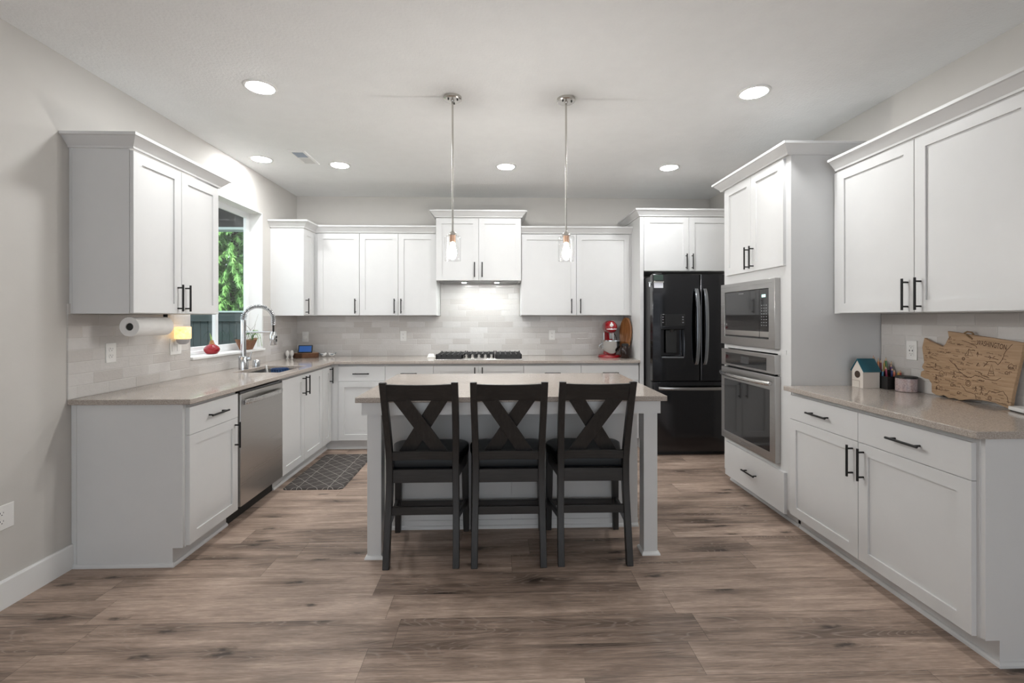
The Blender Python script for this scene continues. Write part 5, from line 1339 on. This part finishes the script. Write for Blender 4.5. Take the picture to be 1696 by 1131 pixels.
# small scribbled place names
for k in range(150):
    for _ in range(40):
        y, z = 2.552 - 0.44 * rn.random() ** 1.5, rn.uniform(.935, 1.235)
        lim = 1.277 - (2.421 - y) * (0.044 / .364) - .022
        if z < lim and not (y > 2.43 and z > 1.185) and not (y < 2.29 and z > lim - .045) and not (y > 2.49 and z < 1.02): break
    ln_ = rn.uniform(.012, .032); q = []; m_ = int(ln_ / .0016)
    for i in range(m_): q.append((y - i * .0016, z - i * .0016 * .12 + (0.0034 * rn.random() * (1 if i % 2 else -1))))
    stroke(q, 0.0016)
mb.build('engraving', burn, mp, smooth=0)
# the engraved title
fc = bpy.data.curves.new('title', 'FONT'); fc.body = 'WASHINGTON'; fc.size = 0.036; fc.extrude = 0.0
to = bpy.data.objects.new('title_src', fc); COL.objects.link(to)
bpy.context.view_layer.update()
dg = bpy.context.evaluated_depsgraph_get()
me = bpy.data.meshes.new_from_object(to.evaluated_get(dg)); bpy.data.objects.remove(to)
wid = max(v.co.x for v in me.vertices); L0 = Vector((2.268, 1.2125)); L1 = Vector((2.130, 1.1955)); du = (L1 - L0).normalized(); dv = Vector((du.y, -du.x)); dv = dv if dv.y > 0 else -dv
sc_ = (L1 - L0).length / wid
off = world_off(mp)
for vtx in me.vertices:
    p = L0 + du * vtx.co.x * sc_ + dv * vtx.co.y * 1.0
    vtx.co = Vector(bx_(p.x, p.y, .0006)) - off
me.materials.clear(); me.materials.append(burn)
o = bpy.data.objects.new('engraved_title', me); COL.objects.link(o); o.parent = mp
# jute loop through the top edge
MB().tube([bx_(2.318, 1.262, .0015), bx_(2.300, 1.249, .004), bx_(2.288, 1.240, .0015)], .004, 8).build('twine_loop', plain('jute', (0.24, 0.15, 0.08), 0.9), mp, smooth=60)
MB().tube([bx_(2.328, 1.268, .004), bx_(2.314, 1.277, .003), bx_(2.298, 1.274, -.004), bx_(2.290, 1.264, -.006)], .0045, 8).build('twine_knot', bpy.data.materials['jute'], mp, smooth=60)

wd_ = thing('white_tablet_case', 'flat white slab at the edge of the picture before the map board', 'device', (2.40, 1.95, SZ1))
MB().prism([(2.352, 1.80), (2.455, 1.80), (2.455, 2.085), (2.393, 2.085), (2.352, 1.96)], SZ1 + .004, SZ1 + .022).build('shell', M['plate'], wd_, bevel=0.004)
MB().prism([(2.358, 1.806), (2.449, 1.806), (2.449, 2.079), (2.396, 2.079), (2.358, 1.962)], SZ1 + .0004, SZ1 + .0038).build('underside', M['blackplastic'], wd_, smooth=0)

# ------------------------------------------------------------------ outdoors beyond the window
GZ = -0.35
t = NT('lawn'); nz = t.noise(t.vec(*t.xyz()), 14.0, 5.0)
t.set(Base_Color=t.ramp(nz, [(0.3, (0.03, 0.07, 0.02)), (0.7, (0.09, 0.16, 0.05))]), Roughness=0.9)
struct(MB().box((-30, -6, GZ - .2), (XL - WT - .01, 40, GZ)).build('ground', t.m, smooth=0))
fe = thing('garden_fence', 'dark teal-grey board fence with cap rail seen through the window', 'fence', (-6.5, 10.0, GZ))
fm = plain('weathered_teal_board', (0.026, 0.041, 0.045), 0.8, var=0.2)
FX = [-12.0 + 0.152 * i for i in range(66)]
mb = MB()
zig = []
for x in FX: zig += [(x, 10.0), (x + .004, 9.988), (x + .140, 9.988), (x + .144, 10.0)]
mb.loft([[(a, b, GZ + .05), (a, b, 1.36), (a, b + .02, 1.36), (a, b + .02, GZ + .05)] for a, b in zig]); mb.build('board_panel', fm, fe, smooth=0)
MB().box((-12.0, 9.955, 1.28), (-1.95, 9.987, 1.47)).build('top_rail', fm, fe, smooth=0)
MB().box((-12.0, 9.93, 1.471), (-1.95, 10.07, 1.505)).build('cap_rail', plain('pale_cap', (0.32, 0.42, 0.42), 0.6), fe, smooth=0)
for x in (-11.0, -8.6, -6.75, -4.35): MB().box((x - .05, 10.021, GZ + .001), (x + .05, 10.12, 1.47)).build('post', fm, fe, smooth=0)
pb = thing('patio_beam', 'dark roof beam of the covered patio across the top of the window view', 'beam', (-5, 6.5, GZ))
dk = plain('dark_beam', (0.009, 0.010, 0.0095), 0.8)
MB().box((-8.2, 6.40, 2.60), (XL - WT - 0.002, 6.56, 2.98)).build('beam', dk, pb, smooth=0)
MB().box((-8.2, 6.39, 2.565), (XL - WT - 0.002, 6.57, 2.599)).build('drip_edge', plain('beam_edge', (0.26, 0.33, 0.33), 0.6), pb, smooth=0)
MB().box((-8.2, 6.36, GZ + .001), (-8.0, 6.60, 2.564)).build('post', dk, pb, smooth=0)
def conifer(x, y, hgt, rad, seed, label, tone):
    rn = random.Random(seed)
    t = thing('conifer_tree', label, 'tree', (x, y, GZ), 0, 'conifers behind the fence')
    MB().cyl((x, y, GZ + .001), (x, y, GZ + hgt * .95), .16, 10, .03).build('trunk', bpy.data.materials.get('tree_bark') or plain('tree_bark', (0.06, 0.04, 0.03), 0.9), t)
    mb = MB()
    tiers = int(hgt / 0.13)
    for i in range(tiers):
        f = i / tiers; z = GZ + 0.5 + f * (hgt - .5); r = rad * (1 - f) ** 0.75 * rn.uniform(.8, 1.1)
        nb = max(7, int(19 * (1 - f) + 6))
        for k in range(nb):
            a = 2 * PI * (k + rn.random()) / nb; rr = r * rn.uniform(.75, 1.15); d = Vector((math.cos(a), math.sin(a), 0))
            if d.y > 0.55: continue                       # rear fans never face the house
            for j in range(26):
                s = 0.22 + 0.78 * j / 25; p = Vector((x, y, z)) + d * rr * s + Vector((0, 0, -0.22 * rr * s * s + rn.uniform(-.05, .05)))
                w = 0.15 * (1.15 - s) + .04
                for q in range(3):
                    sd = d.cross(Vector((0, 0, 1))) * (-1, 1, 0)[q] + d * rn.uniform(.3, .9); sd.normalize()
                    e_ = p + sd * w * rn.uniform(.6, 1.2) + Vector((0, 0, rn.uniform(-.16, -.02) * (1 + w)))
                    nn = Vector((rn.uniform(-.4, .4), rn.uniform(-.4, .4), 1)).cross(sd).normalized() * w * rn.uniform(.14, .30)
                    md = p.lerp(e_, .5)
                    mb.add([tuple(p), tuple(md + nn), tuple(e_), tuple(md - nn)], [(0, 1, 2, 3)])
    m_ = 'needles_%d' % seed
    nt = NT(m_); nz = nt.noise(nt.vec(*nt.xyz()), 2.2, 4.0, 0.65)
    nt.set(Base_Color=nt.ramp(nz, [(0.3, tone[0]), (0.55, tone[1]), (0.75, tone[2])]), Roughness=0.55, Subsurface_Weight=0.0)
    mb.build('foliage', nt.m, t, smooth=0)
T1 = ((0.05, 0.15, 0.035), (0.15, 0.36, 0.09), (0.33, 0.55, 0.18))
conifer(-7.7, 13.6, 8.5, 2.7, 21, 'bright green conifer filling the window view above the fence', T1)
conifer(-13.4, 15.5, 9.5, 2.6, 22, 'conifer behind the fence towards the left, mostly hidden by the wall cabinet', T1)
conifer(-10.4, 20.5, 11.0, 3.2, 23, 'taller dark conifer farthest back behind the fence', ((0.02, 0.07, 0.02), (0.06, 0.17, 0.045), (0.15, 0.30, 0.09)))

# ------------------------------------------------------------------ end
for o in list(S.objects):
    if o.type == 'MESH' and not o.data.polygons: bpy.data.objects.remove(o)
